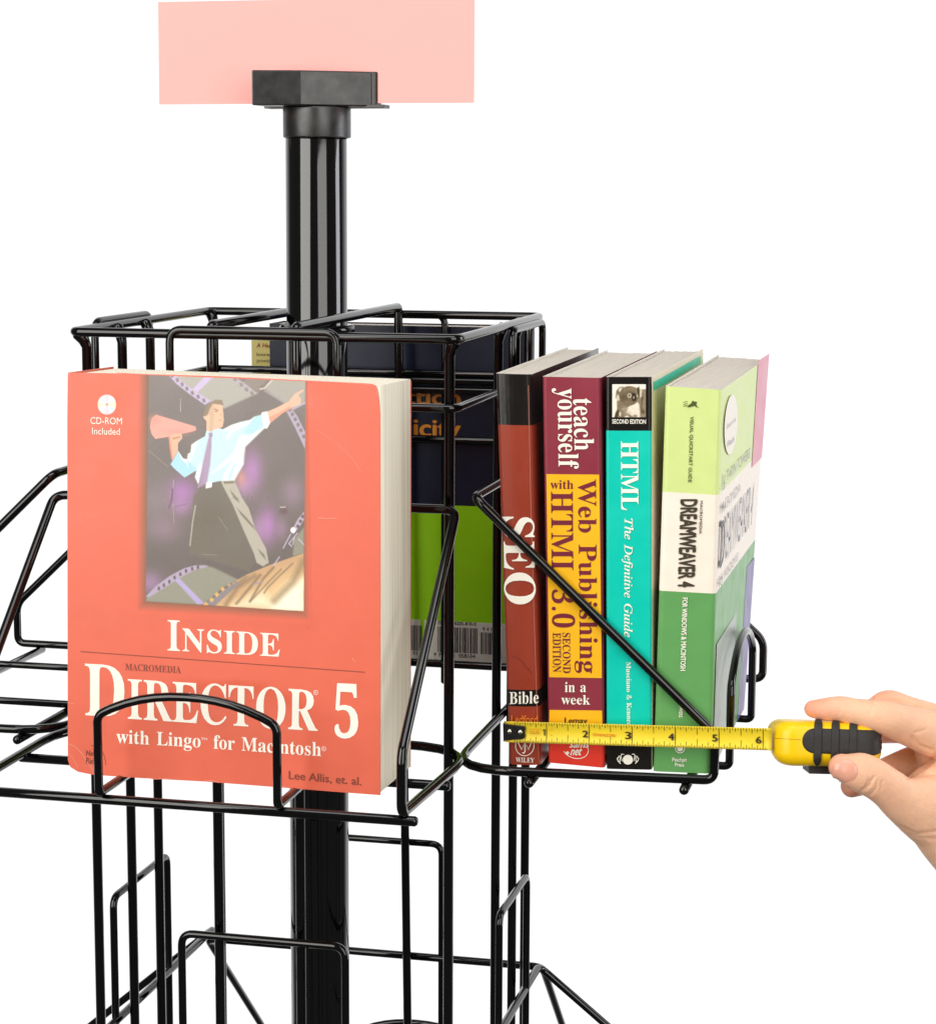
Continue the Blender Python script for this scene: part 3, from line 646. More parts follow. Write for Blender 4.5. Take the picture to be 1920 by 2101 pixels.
# 3 turquoise
q = spine((1242, 773), (1337, 773), (1336.5, 1580), (1243.5, 1578))
CREAM_SIDE = ink('cream_side_ink', (240, 228, 205), 0.4)
INK_TEAL = ink('turquoise_cover_ink', (0, 204, 182), 0.34)
bands = [hfrac(q, C(950, 586)), hfrac(q, D(975, 945))]
bk, cov = wrap_book('turquoise_book', 'turquoise paperback with a koala picture at the top of its spine', q, 0.229, bands, [INK_BLACK, INK_TEAL, INK_BLACK], PAPER_TOP, GRP, cover_r=0.0018, side_ink=CREAM_SIDE)
b = MB()
put_text(b, S2, 'HTML', C(903, 648), C(905, 1055), C(1005, 648), 'b')
put_text(b, S2, 'The Definitive Guide', C(925, 1105), D(950, 355), C(977, 1105), 'i', bold=0.008)
put_text(b, S2, 'Musciano & Kennedy', D(962, 498), D(967, 885), D(990, 498), 'b')
put_text(b, S2, 'SECOND EDITION', C(852, 543), C(1050, 545), C(852, 518), 's', bold=0.03)
b.build('lettering', WHITE_INK, bk)
b = MB()
# small white beast on the black foot
put_poly(b, S2, ellipse(1288, 1559, 10.5, 10, 18), 0.0002)
for sg in (-1, 1):
    put_stroke(b, S2, [(1288 + sg * 8, 1548), (1288 + sg * 13, 1547.5), (1288 + sg * 16, 1556), (1288 + sg * 17, 1566)], 1.7)
    put_stroke(b, S2, [(1288 + sg * 17, 1551), (1288 + sg * 22, 1557), (1288 + sg * 20, 1562), (1288 + sg * 15, 1567)], 1.9)
    put_stroke(b, S2, [(1288 + sg * 14, 1552), (1288 + sg * 12, 1562)], 1.2)
b.build('publisher_mark', WHITE_INK, bk)
SIDE3 = Plane(q[1] + Vector((0.0006, 0, 0)), (1, 0, 0))
b = MB()
ct = q[1]
for (y0, y1, zt, zb2, mi) in ((0.006, 0.214, 0.0035, 0.0085, 0),):
    x = ct.x + 0.0004
    b.add([(x, ct.y + y0, ct.z - zt), (x, ct.y + y1, ct.z - zt), (x, ct.y + y1, ct.z - zb2), (x, ct.y + y0, ct.z - zb2)], [(3, 2, 1, 0)])
b.build('cover_stripe', INK_TEAL, bk)

# painted pictures: a fine mesh with one colour per vertex
def painted(name, plane, quad, nx, ny, paint, parent, lift, m):
    """quad: pixel corners tl, tr, br, bl; paint(X, Y) gives sRGB colours for arrays of photo pixels"""
    S, T = np.meshgrid(np.linspace(0, 1, nx), np.linspace(0, 1, ny))
    tl, tr, br, bl = [np.array(p, float) for p in quad]
    XY = (tl[None, None] * (1 - S)[..., None] + tr[None, None] * S[..., None]) * (1 - T)[..., None] + (bl[None, None] * (1 - S)[..., None] + br[None, None] * S[..., None]) * T[..., None]
    X, Y = XY[..., 0], XY[..., 1]
    cols = np.clip(paint(X, Y), 0, 255) / 255.0
    l = np.where(cols <= 0.04045, cols / 12.92, ((cols + 0.055) / 1.055) ** 2.4)
    Dv = np.array(CF)[None, None] + np.array(CR)[None, None] * ((X - 960) / F_PX)[..., None] + np.array(CU)[None, None] * ((1050.5 - Y) / F_PX)[..., None]
    n = np.array(plane.n); t = ((np.array(plane.p) - np.array(CAM)) @ n) / (Dv @ n)
    V = np.array(CAM) + Dv * t[..., None] + n * lift
    idx = np.arange(nx * ny).reshape(ny, nx)
    fs = np.stack([idx[:-1, :-1], idx[1:, :-1], idx[1:, 1:], idx[:-1, 1:]], -1).reshape(-1, 4)
    me = bpy.data.meshes.new(name)
    me.vertices.add(nx * ny); me.vertices.foreach_set('co', V.reshape(-1))
    me.loops.add(fs.size); me.loops.foreach_set('vertex_index', fs.reshape(-1))
    me.polygons.add(len(fs)); me.polygons.foreach_set('loop_start', np.arange(0, fs.size, 4)); me.polygons.foreach_set('loop_total', np.full(len(fs), 4))
    a = me.color_attributes.new('print', 'FLOAT_COLOR', 'POINT')
    rgba = np.ones((nx * ny, 4)); rgba[:, :3] = l.reshape(-1, 3)
    a.data.foreach_set('color', rgba.reshape(-1).astype(np.float32))
    me.update(); me.validate()
    return link(name, me, m, parent)
class Painter:
    """soft brush strokes over arrays of pixel positions"""
    def __init__(s, X, Y, base): s.X, s.Y = X, Y; s.c = np.zeros(X.shape + (3,)) + np.array(base, float)
    def mix(s, a, col): s.c = s.c * (1 - a[..., None]) + np.array(col, float) * a[..., None]
    def inside(s, pts):
        X, Y = s.X, s.Y; r = np.zeros(X.shape, bool); n = len(pts); d = np.full(X.shape, 1e9)
        for i in range(n):
            (x0, y0), (x1, y1) = pts[i], pts[(i + 1) % n]
            if y0 != y1:
                c = ((y0 > Y) != (y1 > Y)) & (X < (x1 - x0) * (Y - y0) / (y1 - y0) + x0); r ^= c
            L = max(1e-6, (x1 - x0) ** 2 + (y1 - y0) ** 2)
            t = np.clip(((X - x0) * (x1 - x0) + (Y - y0) * (y1 - y0)) / L, 0, 1)
            d = np.minimum(d, np.hypot(X - x0 - t * (x1 - x0), Y - y0 - t * (y1 - y0)))
        return np.where(r, d, -d)
    def poly(s, pts, col, soft=0.9, alpha=1.0): s.mix(np.clip(s.inside(pts) / soft + 0.5, 0, 1) * alpha, col)
    def dist(s, pts):
        d = np.full(s.X.shape, 1e9)
        for (x0, y0), (x1, y1) in zip(pts[:-1], pts[1:]):
            L = max(1e-6, (x1 - x0) ** 2 + (y1 - y0) ** 2)
            t = np.clip(((s.X - x0) * (x1 - x0) + (s.Y - y0) * (y1 - y0)) / L, 0, 1)
            d = np.minimum(d, np.hypot(s.X - x0 - t * (x1 - x0), s.Y - y0 - t * (y1 - y0)))
        return d
    def line(s, pts, w, col, soft=0.9, alpha=1.0): s.mix(np.clip((w / 2 - s.dist(pts)) / soft + 0.5, 0, 1) * alpha, col)
    def blob(s, cx, cy, rx, ry, col, alpha=1.0, p=1.0): s.mix(np.exp(-(((s.X - cx) / rx) ** 2 + ((s.Y - cy) / ry) ** 2) ** p) * alpha, col)
    def oval(s, cx, cy, rx, ry, col, soft=1.2, alpha=1.0):
        d = (1 - np.sqrt(((s.X - cx) / rx) ** 2 + ((s.Y - cy) / ry) ** 2)) * min(rx, ry)
        s.mix(np.clip(d / soft + 0.5, 0, 1) * alpha, col)
def grain(X, Y, amp, seed):
    r = np.random.default_rng(seed); return r.normal(0, amp, X.shape)[..., None]

def koala(X, Y):
    k = lambda x, y: (1230 + x / 15.35, 770 + y / 15.35)
    P = Painter(X, Y, (250, 240, 225))
    def kb(cx, cy, rx, ry, col, a=1.0, p=2): x, y = k(cx, cy); P.blob(x, y, rx / 15.35, ry / 15.35, col, a, p)
    def kp(pts, col, soft=1.2, a=1.0): P.poly([k(*q) for q in pts], col, soft, a)
    kp(((1240, 440), (1470, 430), (1470, 1330), (1250, 1330), (1230, 700)), (146, 130, 106), 1.5)                  # the tree
    kp(((1290, 620), (1350, 480), (1380, 700), (1330, 1000), (1420, 1200), (1300, 1180)), (92, 78, 56), 2, 0.7)
    kp(((1260, 470), (1340, 430), (1330, 660), (1270, 720)), (226, 212, 190), 2, 0.9)                               # far ear
    kp(((540, 800), (620, 760), (900, 820), (1250, 780), (1300, 1330), (470, 1330), (500, 1180), (550, 1050)), (134, 118, 94), 2)
    kp(((880, 1010), (1180, 820), (1250, 900), (1280, 1330), (1080, 1330), (850, 1150)), (242, 228, 208), 3)         # white chest
    kb(800, 1060, 120, 70, (190, 174, 150), 0.6); kb(900, 1180, 140, 60, (206, 190, 168), 0.6)
    kp(((500, 700), (530, 480), (620, 370), (740, 350), (800, 420), (740, 560), (640, 560), (620, 740), (560, 770)), (120, 102, 74), 2)   # near ear
    kb(680, 460, 80, 85, (246, 236, 220), 0.98); kb(575, 700, 62, 105, (228, 214, 194), 0.95); kb(670, 430, 20, 22, (150, 130, 104), 0.8)
    P.oval(*k(935, 640), 315 / 15.35, 305 / 15.35, (116, 100, 74), 2)
    kp(((700, 560), (800, 400), (980, 350), (1160, 380), (1210, 480), (1060, 500), (900, 470)), (136, 120, 92), 3, 0.9)
    kp(((1170, 400), (1250, 345), (1260, 480), (1240, 700), (1200, 620)), (62, 50, 32), 1.5, 0.9)
    kb(760, 700, 120, 110, (96, 82, 58), 0.8); kb(880, 860, 190, 70, (128, 112, 88), 0.7)
    kp(((1010, 560), (1120, 560), (1160, 700), (1140, 800), (1050, 820), (1010, 720)), (46, 36, 22), 2)               # nose
    kb(1150, 520, 36, 50, (150, 134, 106), 0.8); kb(1190, 640, 26, 60, (210, 196, 172), 0.8)
    kb(940, 635, 66, 66, (236, 224, 198), 1.0); kb(940, 632, 30, 32, (34, 26, 16), 1)
    kb(1085, 700, 30, 46, (214, 200, 176), 0.9); kb(1112, 712, 24, 34, (40, 30, 18), 1)
    kp(((500, 1180), (600, 1080), (640, 1200), (560, 1330), (470, 1330)), (70, 58, 38), 2, 0.9)
    kb(645, 1215, 40, 80, (236, 222, 198), 0.9); kb(860, 1295, 70, 35, (244, 230, 206), 0.9); kb(1120, 1280, 80, 50, (112, 104, 82), 0.7)
    kb(1370, 1150, 55, 60, (84, 70, 48), 0.8)
    P.c += grain(X, Y, 12, 5)
    return P.c
PRINT = mat('printed_picture', None, 0.32, 0.5, attr='print')
painted('koala_picture', SP, [C(852, 311), C(1050, 311), C(1050, 506), C(852, 506)], 84, 84, koala, bk, 0.0003, PRINT)

# 4 green
KB = 0.66
q = spine((1364, 792), (1481, 800), (1456.5, 1588), (1339.5, 1583))
INK_LIME = ink('lime_cover_ink', (216, 232, 148), 0.32, 1.0)
INK_CREAM = ink('cream_cover_ink', (250, 238, 222), 0.32, 1.0)
INK_GREEN = ink('green_cover_ink', (102, 164, 94), 0.32, 1.0)
bands = [hfrac(q, C(1310, 956)), hfrac(q, C(1290, 1540))]
bk, cov = wrap_book('green_book', 'thick lime, white and green paperback standing at the right end of the row', q, 0.252, bands, [INK_LIME, INK_CREAM, INK_GREEN], PAPER_TOP, GRP, cover_r=0.003, splay=0.001, kb=KB)
OLIVE = mat('olive_ink', (74, 82, 24), 0.5); GREYINK = mat('charcoal_ink', (66, 56, 40), 0.45)
b = MB()
put_text(b, S2, 'VISUAL QUICKSTART GUIDE', C(1312, 502), C(1300, 890), C(1332, 502), 's', bold=0.014)
rb = [(1275, 432), (1300, 436), (1318, 424), (1322, 412), (1330, 407), (1334, 415), (1345, 412), (1352, 418), (1346, 428), (1350, 440), (1364, 452), (1348, 446), (1338, 438), (1322, 442), (1306, 448), (1290, 446), (1302, 440)]
put_poly(b, S2, [C(*p) for p in rb], 0.0002)
for yy in (412, 424, 436):
    put_stroke(b, S2, [C(1270, yy + 6), C(1296, yy)], 1.1)
b.build('olive_lettering', OLIVE, bk)
b = MB()
put_text(b, S2, 'MACROMEDIA', C(1371, 1000), C(1364, 1195), C(1386, 1000), 's', bold=0.012)
put_text(b, S2, 'DREAMWEAVER 4', C(1258, 993), C(1241, 1508), C(1353, 993), 's', bold=0.05)
b.build('dark_lettering', GREYINK, bk)
b = MB()
put_text(b, S2, 'FOR WINDOWS & MACINTOSH', D(1284, 130), D(1272, 548), D(1313, 130), 's', bold=0.03)
put_text(b, S2, 'TOWERS', D(1268, 728), D(1263, 815), D(1289, 728), 's', bold=0.03)
b.build('lettering', WHITE_INK, bk)
b = MB()
put_text(b, S2, 'Peachpit', D(1226, 1067), D(1308, 1069), D(1226, 1046), 's', bold=0.025)
put_text(b, S2, 'Press', D(1242, 1095), D(1292, 1097), D(1242, 1076), 's', bold=0.025)
put_stroke(b, S2, ellipse(1395, 1535.5, 9.6, 9.6, 22), 1.6, closed=True)
put_poly(b, S2, ellipse(1395, 1535.5, 6.2, 6.2, 18), 0.0002)
b.build('publisher_mark', WHITE_INK, bk)
# printed front cover of the green book, seen at a slant from the right
def Fz(x, y): return (1360 + x / 3.875, 720 + y / 3.875)
tr, br = q[1], q[2]
nrm = Vector((0, 1, 0)).cross(br - tr); nrm = nrm if nrm.x > 0 else -nrm
SIDE = Plane(tr, nrm)
b = MB()
zz = lambda t, v, l=0.0003: lerp(tr, br, t) + Vector((0, v * lerp(1.0, KB, t), 0)) + nrm.normalized() * l
def side_panel(mb, t0, t1, v0, v1, l=0.0003):
    mb.add([zz(t0, v0, l), zz(t0, v1, l + 0.0006 * (v1 > 0.2)), zz(t1, v1, l + 0.0006 * (v1 > 0.2)), zz(t1, v0, l)], [(3, 2, 1, 0)])
# taller far edge of the cover
b = MB(); side_panel(b, -0.012, 0.29, 0.188, 0.2525, 0.0010)
b.build('pink_panel', ink('pink_cover_ink', (226, 140, 160), 0.32, 1.0), bk)
b = MB(); side_panel(b, 0.665, 1.0, 0.012, 0.17, 0.0005)
b.build('grey_panel', ink('grey_cover_ink', (168, 178, 168), 0.32, 1.0), bk)
b = MB(); side_panel(b, 0.575, 1.0, 0.20, 0.2525, 0.0009)
b.build('violet_panel', ink('violet_cover_ink', (120, 110, 160), 0.32, 1.0), bk)
b = MB(); put_poly(b, SIDE, ellipse(*Fz(530, 585), 13.2, 62, 30, rot=3), 0.0008)
oval = b.build('white_badge', WHITE_INK, bk)
def side_text(mb, text, pb, pt_, v0, v1, lift=0.0011):
    """a line printed on the front cover: level with the book, from v0 to v1 behind the spine"""
    t0 = (SIDE.at(*pb).z - tr.z) / (br.z - tr.z); t1 = (SIDE.at(*pt_).z - tr.z) / (br.z - tr.z)
    vs, fs = flat_text(text, 's')
    x0 = min(v[0] for v in vs); x1 = max(v[0] for v in vs); y1 = max(v[1] for v in vs)
    q = [zz(lerp(t0, t1, y / y1), lerp(v0, v1, (x - x0) / (x1 - x0)), lift) for x, y in vs]
    n = (q[fs[0][1]] - q[fs[0][0]]).cross(q[fs[0][2]] - q[fs[0][0]])
    mb.add(q, fs if n.dot(nrm) > 0 else [tuple(reversed(f)) for f in fs])
b = MB()
side_text(b, 'Learn to', Fz(492, 620), Fz(494, 580), 0.024, 0.070)
side_text(b, 'Flash', Fz(497, 768), Fz(499, 722), 0.030, 0.066)
side_text(b, 'TARIN TOWERS', Fz(470, 1072), Fz(472, 985), 0.038, 0.172)
side_text(b, 'CROMEDIA', Fz(462, 1285), Fz(468, 1205), 0.036, 0.120)
side_text(b, 'REAMWEAVER 4', Fz(447, 1715), Fz(461, 1345), 0.037, 0.215)
side_text(b, 'R WINDOWS', Fz(440, 1875), Fz(444, 1800), 0.030, 0.130)
b2 = MB()
side_text(b2, 'J.', Fz(470, 1072), Fz(472, 985), 0.013, 0.029)
side_text(b2, 'MA', Fz(462, 1285), Fz(468, 1205), 0.009, 0.033)
side_text(b2, 'D', Fz(447, 1715), Fz(461, 1345), 0.007, 0.030)
side_text(b2, 'D', Fz(447, 1715), Fz(461, 1345), 0.009, 0.032, 0.00115)
side_text(b2, 'FO', Fz(440, 1875), Fz(444, 1800), 0.007, 0.027)
b2.build('unfaded_initials', mat('slate_ink', (70, 64, 70), 0.4), bk)  # first letters of the same lines, kept at the ink's full tone
b.build('glare_faded_lettering', mat('glare_faded_ink', (150, 144, 150), 0.4, coat=1.0, coat_rough=0.3), bk)  # same ink, greyed: the glare over these letters is painted in

# ------------------------------------------------------------------ the red book in the front pocket
TLp, TRp, BRp, BLp = (139, 764), (780, 789), (780, 1632), (139, 1584)
# the cover plane: foot on the pocket floor, leaning back a touch
p_bl, p_br = PY(-0.2175).at(*BLp), PY(-0.2185).at(*BRp)
p_tr = PY(-0.2125).at(*TRp)
FCn = (p_br - p_bl).cross(p_tr - p_br).normalized()
FCn = FCn if FCn.y < 0 else -FCn
FC = Plane(p_br, FCn)
red = thing('red_book', 'thick red paperback facing front, a man with a megaphone on its cover', 'book')
RED = (230, 106, 79)
INK_SALMON = mat('red_cover_ink_gloss', RED, 0.33, 0.5, noise=0.03, scale=55, bump=0.06, bscale=180)
outl = [(139, 768), (142, 764), (300, 767), (450, 772), (600, 779), (745, 786), (764, 787.5), (771, 791), (774, 800), (777, 820), (780, 850), (780.5, 1240), (780, 1632), (700, 1626), (560, 1615), (420, 1604), (290, 1597), (190, 1590), (160, 1584), (144, 1574), (139.2, 1560), (138.5, 1240), (138, 856)]
b = MB()
fr = [FC.at(*p) for p in outl]; bk_ = [p - FCn * 0.0006 for p in fr]
n = len(fr); base = [Vector(p) for p in fr] + bk_
b.add(base, [tuple(range(n)), tuple(range(2 * n - 1, n - 1, -1))] + [(i, n + i, n + (i + 1) % n, (i + 1) % n) for i in range(n)])
fc = b.build('front_cover', INK_SALMON, red); fix_normals(fc)
# page block: fore-edge on the right
def blk(mb, pts, d0, d1):
    f = [FC.at(*p) - FCn * d0 for p in pts]; g = [FC.at(*p) - FCn * d1 for p in pts]; k = len(f)
    mb.add(f + g, [tuple(range(k)), tuple(range(2 * k - 1, k - 1, -1))] + [(i, k + i, k + (i + 1) % k, (i + 1) % k) for i in range(k)])
b = MB(); blk(b, [(145, 768), (779, 791), (780.5, 1626), (145, 1576)], 0.0007, 0.0640)
fix_normals(b.build('pages', PAPER, red))
b = MB(); blk(b, [(139, 770), (780, 795), (780, 1628), (139, 1580)], 0.0645, 0.0653)
fix_normals(b.build('back_cover', INK_SALMON, red))
b = MB(); blk(b, [(138.6, 764), (141.5, 764), (141.5, 1556), (138.6, 1556)], 0.0008, 0.0645)
fix_normals(b.build('spine', INK_SALMON, red))

def zA(x, y): return (280 + x / 5.117, 760 + y / 5.117)
def zB(x, y): return (280 + x / 5.117, 1000 + y / 5.117)
def As(*p): return [zA(*q) for q in p]
def Bs(*p): return [zB(*q) for q in p]
def picture(X, Y):
    P = Painter(X, Y, RED)
    fx = zA(130, 0)[0]
    frame = [zA(133, -60), zA(1778, -40), zB(1755, 1300), zB(98, 1196)]
    # printed drop shadow round the picture
    sh = [zA(50, -100), zA(1785, -60), zB(1785, 1355), zB(45, 1255)]
    d = P.inside(sh); P.mix(np.clip(0.4 + d / 24, 0, 1) ** 1.2 * 0.95, (126, 94, 70))
    inn = np.clip(P.inside(frame) / 0.9 + 0.5, 0, 1)
    keep = P.c.copy()
    t = np.clip((Y - 770) / 470, 0, 1)[..., None]
    P.c = np.array((129, 119, 114.)) * (1 - t) + np.array((108, 97, 91.)) * t  # paler towards the top: glare haze on the cover painted into the base
    # purple haze in the painting
    for (x, y, rx, ry, c, a) in ((1215, 1050, 110, 210, (184, 132, 188), 0.9), (1130, 1200, 90, 120, (190, 142, 186), 0.8), (1100, 1130, 45, 80, (212, 150, 130), 0.8)):
        P.blob(*zA(x, y), rx / 5.117, ry / 5.117, c, a)
    for (x, y, rx, ry, c, a) in ((480, 50, 150, 150, (178, 122, 186), 0.9), (470, 190, 110, 110, (182, 134, 182), 0.7), (1380, 400, 90, 190, (184, 128, 190), 0.9), (1290, 440, 90, 150, (182, 140, 180), 0.7), (1520, 430, 70, 120, (180, 140, 176), 0.5), (1640, 60, 120, 160, (168, 138, 160), 0.6), (140, 1000, 140, 120, (170, 134, 172), 0.8), (280, 430, 200, 140, (160, 132, 150), 0.6), (200, 150, 160, 200, (156, 136, 146), 0.5)):
        P.blob(*zB(x, y), rx / 5.117, ry / 5.117, c, a)
    # film, upper
    G1 = (178, 173, 162)
    P.poly(As((340, 30), (980, 50), (1060, 160), (1270, 240), (920, 400), (760, 330), (640, 270), (500, 170)), G1, 4)
    P.poly(As((1350, 190), (1450, 60), (1778, 60), (1770, 345), (1640, 415), (1540, 330), (1430, 260)), (174, 168, 157), 4)
    P.poly(As((1440, 60), (1390, 80), (1180, 70), (1060, 160), (1280, 240), (1300, 170)), (156, 142, 130), 5, 0.7)
    P.poly(As((330, 40), (420, 140), (560, 250), (720, 362), (785, 318), (600, 205), (480, 115), (405, 40)), (196, 180, 208))
    P.poly(As((720, 60), (820, 55), (640, 228), (590, 195)), (206, 188, 220), 3)
    for x, y in ((372, 55), (430, 100), (480, 145), (530, 190), (587, 235), (648, 275), (708, 315)):
        P.poly(As((x - 20, y - 14), (x + 8, y - 24), (x + 20, y + 14), (x - 8, y + 24)), (140, 124, 122), 1.2)
    P.poly(As((940, 50), (1010, 50), (1130, 130), (1270, 240), (1190, 255), (1050, 150)), (182, 172, 176), 2)
    for x, y in ((1035, 92), (1100, 148), (1155, 200), (1212, 238)):
        P.poly(As((x - 24, y - 14), (x + 8, y - 24), (x + 24, y + 14), (x - 8, y + 24)), (144, 130, 124), 2, 0.9)
    P.line(As((1440, 80), (1345, 185), (1300, 195)), 3.2, (232, 218, 204), 1.5, 0.8)
    P.line(As((1350, 210), (1450, 270), (1560, 340)), 5, (168, 158, 160), 3, 0.8)
    P.poly(As((1575, 430), (1660, 590), (1770, 825), (1778, 660), (1690, 480), (1630, 400)), (184, 170, 190), 2)
    P.line(As((1640, 405), (1770, 340)), 3.5, (186, 174, 190), 2)
    for x, y in ((1610, 410), (1637, 460), (1667, 512), (1697, 570), (1727, 628), (1757, 692)):
        P.poly(As((x - 22, y - 10), (x + 8, y - 26), (x + 22, y + 10), (x - 8, y + 26)), (140, 125, 122), 1.5)
    # film, lower
    P.poly(Bs((90, 1200), (110, 1150), (200, 1060), (400, 940), (560, 850), (700, 815), (800, 840), (930, 900), (1070, 970), (900, 1060), (700, 1235)), (152, 149, 132), 5)
    P.poly(Bs((95, 1150), (200, 1040), (350, 930), (500, 850), (620, 818), (745, 822), (745, 834), (630, 862), (500, 925), (400, 985), (280, 1065), (140, 1150)), (182, 166, 188), 1.5)
    P.poly(Bs((400, 972), (455, 958), (715, 1222), (640, 1228)), (186, 170, 212), 3)
    for x, y in ((235, 1062), (288, 1027), (345, 990), (400, 947), (460, 912), (520, 878), (585, 855), (645, 838)):
        P.poly(Bs((x - 14, y - 14), (x + 8, y - 24), (x + 16, y + 12), (x - 8, y + 24)), (112, 94, 92), 1.2)
    # figure: trousers
    P.poly(As((650, 1230), (735, 1180), (800, 1165), (900, 1155), (950, 1240), (1000, 1330)) + Bs((1020, 130), (1120, 350), (1230, 680), (1235, 800), (1180, 880), (900, 800), (560, 700), (560, 560), (580, 300), (600, 100), (640, 40)), (118, 110, 96), 4, 0.85)
    P.blob(*zB(760, 300), 40, 38, (104, 94, 80), 0.35)
    P.poly(As((885, 1160), (1030, 1155), (1105, 1330)) + Bs((1180, 220), (1250, 440), (1360, 640), (1390, 790), (1330, 830), (1260, 790), (1235, 700), (1120, 440), (1010, 180), (915, 0)), (186, 178, 162), 2)
    P.poly(As((915, 1155), (1025, 1150), (1028, 1185), (920, 1190)), (136, 122, 104), 1.2)
    P.poly(Bs((980, 20), (1070, 120), (1080, 165), (1020, 110)), (136, 126, 108), 2)
    P.poly(Bs((1050, 210), (1150, 310), (1225, 400), (1250, 450), (1180, 380), (1100, 290)), (132, 122, 104), 2)
    P.poly(Bs((1270, 640), (1340, 700), (1365, 770), (1310, 710)), (138, 128, 110), 2)
    P.line(Bs((620, 190), (590, 360), (562, 610)), 2.2, (196, 186, 168), 2)
    # shirt
    SK, BL_, WH = (204, 232, 238), (178, 220, 234), (255, 252, 243)
    P.poly(As((735, 630), (880, 605), (905, 620), (1000, 570), (1090, 540), (1190, 520), (1240, 485), (1310, 465), (1320, 440), (1375, 430), (1405, 545), (1370, 610), (1340, 605), (1140, 800), (1120, 900), (1125, 980), (1060, 1090), (1025, 1155), (880, 1160), (730, 1190), (650, 1190), (618, 1120), (635, 1045), (505, 1122), (400, 1030), (360, 985), (440, 850), (490, 925), (530, 930), (540, 880), (570, 860), (580, 780), (640, 735), (720, 690)), SK)
    P.poly(As((360, 985), (440, 850), (480, 930), (520, 960), (560, 960), (640, 1040), (505, 1122), (400, 1030)), BL_, 3)
    P.poly(As((440, 850), (490, 925), (530, 935), (545, 1025), (525, 975), (480, 940)), WH, 2)
    P.poly(As((540, 880), (570, 860), (580, 780), (640, 740), (590, 900), (560, 965)), WH, 3)
    P.poly(As((900, 625), (1000, 575), (1190, 522), (1240, 487), (1180, 560), (1000, 650), (955, 735), (945, 700), (990, 635)), WH, 3)
    P.poly(As((1310, 465), (1320, 440), (1375, 430), (1405, 545), (1370, 610), (1340, 600)), WH, 2)
    P.poly(As((1240, 487), (1310, 465), (1335, 570), (1200, 700), (1120, 640)), BL_, 5, 0.7)
    P.poly(As((1340, 605), (1140, 800), (1122, 980), (1060, 1090), (1030, 1150), (905, 1155), (940, 1060), (1060, 900), (900, 1010), (790, 1080), (1020, 870), (1090, 690), (1200, 680)), WH, 6)
    P.poly(As((950, 1140), (1010, 1000), (1060, 930), (1020, 1060), (990, 1145)), BL_, 4, 0.8)
    P.poly(As((618, 1120), (635, 1045), (680, 960), (650, 1190)), WH, 5)
    # tie, buckle
    P.poly(As((757, 655), (797, 650), (800, 690), (784, 710), (786, 800), (770, 980), (735, 1180), (640, 1240), (650, 1190), (700, 980), (740, 800), (762, 700)), (168, 142, 168))
    P.poly(As((700, 980), (740, 800), (770, 690), (784, 720), (770, 980), (735, 1180), (690, 1210)), (176, 150, 178), 8)
    P.poly(As((735, 1178), (795, 1165), (790, 1225), (725, 1240)), WH)
    # head
    P.poly(As((725, 480), (735, 400), (780, 350), (900, 345), (912, 440), (918, 520), (905, 590), (870, 605), (770, 640), (735, 630), (735, 530), (705, 500), (705, 478)), (240, 190, 160))
    P.poly(As((740, 400), (790, 345), (820, 370), (815, 500), (800, 640), (765, 640), (770, 500)), (206, 176, 144), 3, 0.8)
    P.poly(As((700, 475), (720, 400), (760, 345), (830, 305), (900, 310), (915, 370), (890, 360), (800, 350), (770, 400), (745, 470), (720, 478)), (146, 128, 106), 2)
    P.line(As((820, 405), (855, 418)), 1.7, (110, 84, 66)); P.line(As((825, 428), (848, 434)), 1.5, (110, 84, 66)); P.line(As((870, 525), (898, 518)), 1.2, (190, 120, 100))
    P.poly(As((880, 460), (900, 430), (895, 480), (868, 470)), (224, 168, 136), 2, 0.7)
    # right arm and hand
    P.poly(As((1375, 430), (1450, 400), (1600, 325), (1660, 245), (1750, 198), (1758, 210), (1700, 255), (1728, 300), (1722, 355), (1640, 385), (1530, 450), (1405, 550)), (240, 188, 160))
    P.poly(As((1390, 490), (1500, 440), (1600, 380), (1640, 385), (1530, 450), (1405, 550)), (228, 150, 122), 3, 0.7)
    # megaphone, left hand
    P.poly(As((150, 540), (165, 500), (205, 465), (330, 500), (590, 580), (620, 585), (628, 625), (590, 640), (370, 690), (200, 718), (160, 670), (143, 600)), (250, 168, 152))
    P.blob(*zA(195, 520), 12, 10, (238, 148, 134), 0.7); P.blob(*zA(410, 640), 30, 7, (240, 150, 136), 0.5)
    P.poly(As((340, 690), (400, 665), (475, 665), (482, 710), (435, 765), (435, 850), (375, 945), (360, 850)), (238, 182, 154))
    P.line(As((385, 715), (450, 700)), 4, (196, 148, 118), 2); P.line(As((375, 930), (355, 800), (345, 700)), 3, (232, 140, 118), 2)
    # straw coloured cloth
    P.poly(Bs((820, 1245), (900, 1120), (1050, 975), (1160, 915), (1400, 815), (1755, 690), (1757, 1310)), (206, 164, 122), 1.5)
    P.poly(Bs((900, 1245), (1100, 1150), (1300, 1040), (1500, 900), (1757, 860), (1757, 1310)), (230, 192, 140), 40)
    P.poly(Bs((1000, 1250), (1200, 1140), (1320, 1100), (1420, 1180), (1600, 1020), (1757, 940), (1757, 1310)), (252, 234, 196), 26)
    P.poly(Bs((1400, 1290), (1560, 1120), (1757, 970), (1757, 1310)), (254, 246, 220), 16)
    for pts, w, a in ((((1640, 800), (1500, 930), (1380, 1050), (1340, 1110)), 3, 0.8), (((1440, 840), (1330, 960), (1250, 1100), (1190, 1200)), 4.5, 0.8), (((1520, 860), (1380, 1000), (1270, 1120), (1200, 1190)), 3.2, 0.7), (((1300, 920), (1210, 1030), (1050, 1220)), 5, 0.8), (((1240, 930), (1060, 1050), (940, 1230)), 9, 0.6), (((1750, 780), (1640, 1000), (1450, 1190)), 13, 0.55), (((1150, 940), (1050, 1030)), 8, 0.5)):
        P.line(Bs(*pts), w, (134, 112, 84), w * 0.9, a)
